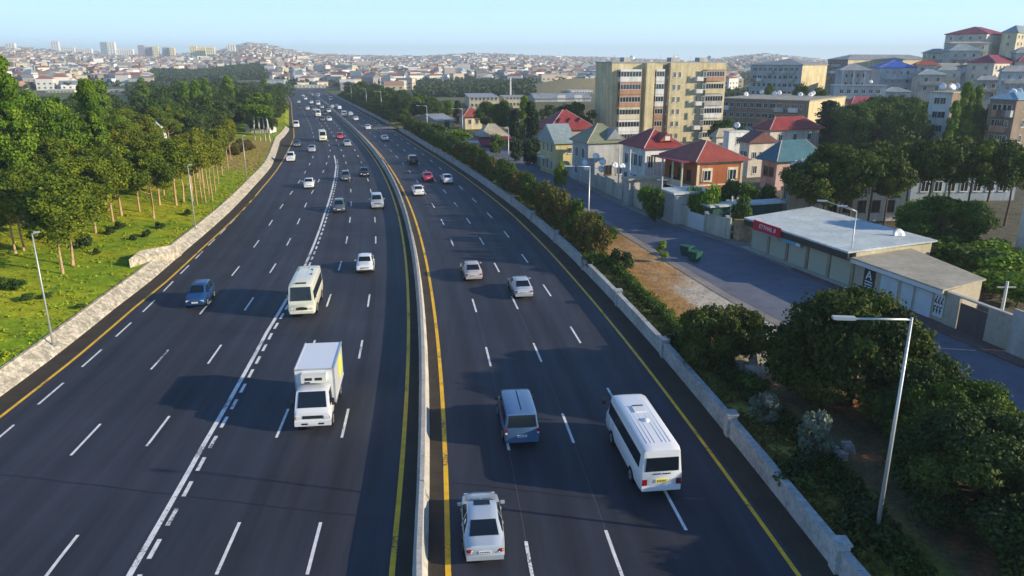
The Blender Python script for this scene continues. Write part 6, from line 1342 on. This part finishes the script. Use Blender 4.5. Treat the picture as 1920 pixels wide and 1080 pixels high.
# scattered greenery of the far town
def blobs(name, label, pts_, r0, seed, pal, per=26):
    cen = np.array([(x, y, tz(x, y) + r * .6) for x, y, r in pts_]); rad = np.array([(r, r, r * .8) for _, _, r in pts_])
    q, f, c_ = cloud(cen, rad, per, r0, pal, seed); obj(name, npmesh(name, q, f, [leafm], c_), kind='stuff', label=label)
pt = []
for i in range(5200):
    dd = 640 + 2700 * nr.uniform() ** 1.15; a = nr.uniform(-.62, .5); x, y = math.sin(a) * dd, math.cos(a) * dd
    if fbm(np.array([x]), np.array([y]), 420, 9)[0] + nr.uniform(-.6, .6) > .0: pt.append((x, y, nr.uniform(3.0, 5.5) * max(1, dd / 1700)))
blobs('far_town_trees', 'scattered greenery between the houses of the far town', pt, 1.7, 5, [(.03, .055, .025), (.05, .085, .03), (.08, .11, .04)], 22)
pt = []
for i in range(3600):
    px, dd = nr.uniform(285, 500), nr.uniform(690, 1060); x, y, z = atd(px, dd); pt.append((x, y, nr.uniform(2.5, 4.5)))
for i in range(700):
    px, dd = nr.uniform(780, 1000), nr.uniform(420, 690); x, y, z = atd(px, dd); pt.append((x, y, nr.uniform(2.2, 4)))
for i in range(500):
    px, dd = nr.uniform(240, 545), nr.uniform(420, 600); x, y, z = atd(px, dd); pt.append((x, y, nr.uniform(2.4, 4)))
for i in range(260):
    px, dd = nr.uniform(1340, 1480), nr.uniform(300, 420); x, y, z = atd(px, dd); pt.append((x, y, nr.uniform(2.4, 4)))
blobs('wooded_slope_foliage', 'dark wooded slope in the middle of the distant town', pt, .9, 6, [(.025, .05, .022), (.04, .075, .028), (.06, .095, .03)], 34)
# industrial sheds, towers and long blocks far away
def farblock(name, label, cat, pl, pr_, dep, yt, dpt, wall, rf_=None, nw=0, nrw=0, group=None, rot=12, base=None):
    Bd = bpx(name, label, cat, pl - 2 if base is None else base, pl, pr_, dep, yt, rot, wall, wmax=260, group=group, dd=16 if pr_ < 900 else None); roof(Bd, 'flat', 0, rf_ or R_grey, .2)
    if nw:
        mb = MB(); dzz = Bd['h'] / (nrw + .6)
        for j in range(nrw):
            for i in range(nw):
                u = (i + .5) / nw * Bd['w'] - Bd['w'] / 2; mb.box(u - Bd['w'] / nw * .25, u + Bd['w'] / nw * .25, -Bd['d'] / 2 - .15, -Bd['d'] / 2 + .1, dzz * (j + .4), dzz * (j + .85), glassw)
        mb.build('window_rows', Bd['r'])
    return Bd
W_tw = wm('tower_white', (.80, .80, .78)); W_tg = wm('tower_shade_grey', (.30, .40, .45)); W_tp = wm('tower_mauve', (.36, .34, .40)); W_ty = wm('tower_yellow', (.80, .72, .42))
for lb, pl, pr_, dep, yt, wl_, nw, nrw in (('low grey tower at the far left of the skyline', 12, 28, 2300, 84, W_tw, 3, 6), ('slim white tower on the left skyline', 98, 111, 2500, 80, W_tw, 3, 9), ('long cream block right of the slim white tower', 116, 140, 2400, 92, W_tw, 6, 5), ('second long cream block on the left skyline', 143, 172, 2380, 94, W_tw, 7, 5),
  ('shaded face of a tower, coloured grey, left of its white face', 191, 203, 2150, 82, W_tg, 3, 9), ('sunlit face of a tower, coloured bright white, beside its grey face', 203, 217, 2160, 82, W_tw, 3, 9), ('wide bright white block on the skyline', 217, 250, 2170, 95, W_tw, 8, 4),  # one tower's shaded and sunlit faces, made as two differently coloured blocks
  ('mauve tower with a pitched top', 261, 272, 2120, 88, W_tp, 3, 8), ('mauve tower right beside the pitched one', 274, 287, 2130, 91, W_tp, 4, 7), ('yellow lit tower between mauve ones', 288, 298, 2120, 90, W_ty, 3, 7), ('mauve and cream tower', 306, 319, 2130, 92, W_tp, 4, 7), ('narrow cream tower right of the mauve ones', 320, 328, 2120, 92, W_ty, 2, 7),
  ('first of three yellow white towers', 358, 370, 1950, 89, W_ty, 3, 9), ('second of three yellow white towers', 371, 386, 1960, 91, W_ty, 4, 8), ('third of three yellow white towers', 388, 403, 1940, 91, W_ty, 4, 8), ('lone white tower below the rounded hill', 428, 441, 1980, 86, W_tw, 3, 9)):
    farblock('tower_block', 'distant ' + lb, 'tower', pl, pr_ + 1, dep, yt - 3, 0, wl_, None, nw, nrw, 'towers on the left skyline', rot=14, base=pl - 5)
for lb, pl, pr_, dep, yt, wl_, rf_ in (('pale green roofed factory hall left of the pointed poplar', 112, 160, 560, 160, W_white, rm('pale_green', (.42, .55, .52))), ('pale green roofed factory hall right of the pointed poplar', 190, 262, 590, 158, W_white, rm('pale_green', (.42, .55, .52))), ('long tan brick hall behind the pointed poplar', 195, 268, 500, 174, W_beige, R_tan),
  ('white low hall at the left behind the poplars', 86, 140, 500, 177, W_cream, R_white), ('grey office block left of where the road ends', 496, 534, 560, 150, W_blue, R_grey), ('white low shop at the end of the road', 552, 610, 590, 160, W_white, R_white), ('white hall on the far plain left of centre', 716, 756, 1500, 117, W_tw, R_white),
  ('long white hall in the middle of the far plain', 790, 868, 1350, 120, W_tw, R_white), ('long white roofed market hall beyond the road end', 540, 618, 1100, 124, W_white, R_white), ('small white hall on the plain behind the school', 900, 950, 1250, 122, W_tw, R_white), ('white roofed depot in front of the apartment block', 1070, 1112, 430, 178, W_white, R_white)):
    farblock('industrial_hall', lb, 'industrial building', pl, pr_, dep, yt, 0, wl_, rf_, 8 if dep < 700 else 0, 1, None, rot=8, base=pl - 8)
tent = thing('white_tent', 'white peaked tent roof beside the pale trunks left of the highway', 'tent', (*atd(490, 205)[:3],)); m = MB(); m.mesh([(-3.5, -3, 2.2), (3.5, -3, 2.2), (3.5, 3, 2.2), (-3.5, 3, 2.2), (0, 0, 4.6)], [(0, 1, 4), (1, 2, 4), (2, 3, 4), (3, 0, 4), (3, 2, 1, 0)], P['white']); m.build('roof', tent); m = MB(); m.box(-3.3, 3.3, -2.8, 2.8, 0, 2.19, W_white); m.build('wall', tent)
Bk = bpx('white_cottage', 'white cottage with pale roof half hidden in the grove', 'house', 262, 274, 303, 150, 240, 12, W_white, dd=6); roof(Bk, 'hip', 1.6, R_white, .4)

# grass, weeds and grit close to the road
def tufts(name, label, pts_, pal, per, size, h, seed, stretch=2.4):
    cen = np.array([(x, y, tz(x, y) + h * .35) for x, y in pts_]); g = np.random.default_rng(seed); r = g.uniform(.12, .42, (len(cen), 1)); rad = np.hstack([r, r, np.full_like(r, h) * g.uniform(.5, 1.2, r.shape)])
    q, f, c_ = cloud(cen, rad, per, size, pal, seed, stretch=stretch); obj(name, npmesh(name, q, f, [leafm], c_), kind='stuff', label=label)
pt = []
while len(pt) < 3000:
    y = nr.uniform(34, 175); x = float(M(y)) + float(wl(y)) - 1.4 - nr.uniform(0, 1) ** 1.3 * 34
    if fbm(np.array([x]), np.array([y]), 11, 21)[0] + nr.uniform(-.9, .9) > .1: pt.append((x, y))
tufts('long_grass', 'tufts of long grass on the left bank', pt, [(.18, .28, .012), (.30, .38, .016), (.45, .46, .03)], 14, .06, .16, 31)
pt = []
while len(pt) < 3000:
    y = nr.uniform(24, 110); x = float(fw(y)) + .45 + nr.uniform(0, 1) * 2.9
    if fbm(np.array([x]), np.array([y]), 6, 22)[0] + nr.uniform(-.8, .8) > .0: pt.append((x, y))
tufts('verge_weeds', 'weeds and dry grass on the verge behind the parapet', pt, [(.06, .11, .014), (.16, .17, .03), (.36, .26, .08)], 16, .06, .24, 33)
pt = [(float(fw(y)) + nr.uniform(4, 10), y) for y in nr.uniform(42, 84, 900)]
tufts('loose_gravel', 'small stones and litter on the dirt lot', pt, [(.16, .14, .12), (.34, .30, .26), (.55, .52, .48)], 3, .045, .03, 35, stretch=1.0)
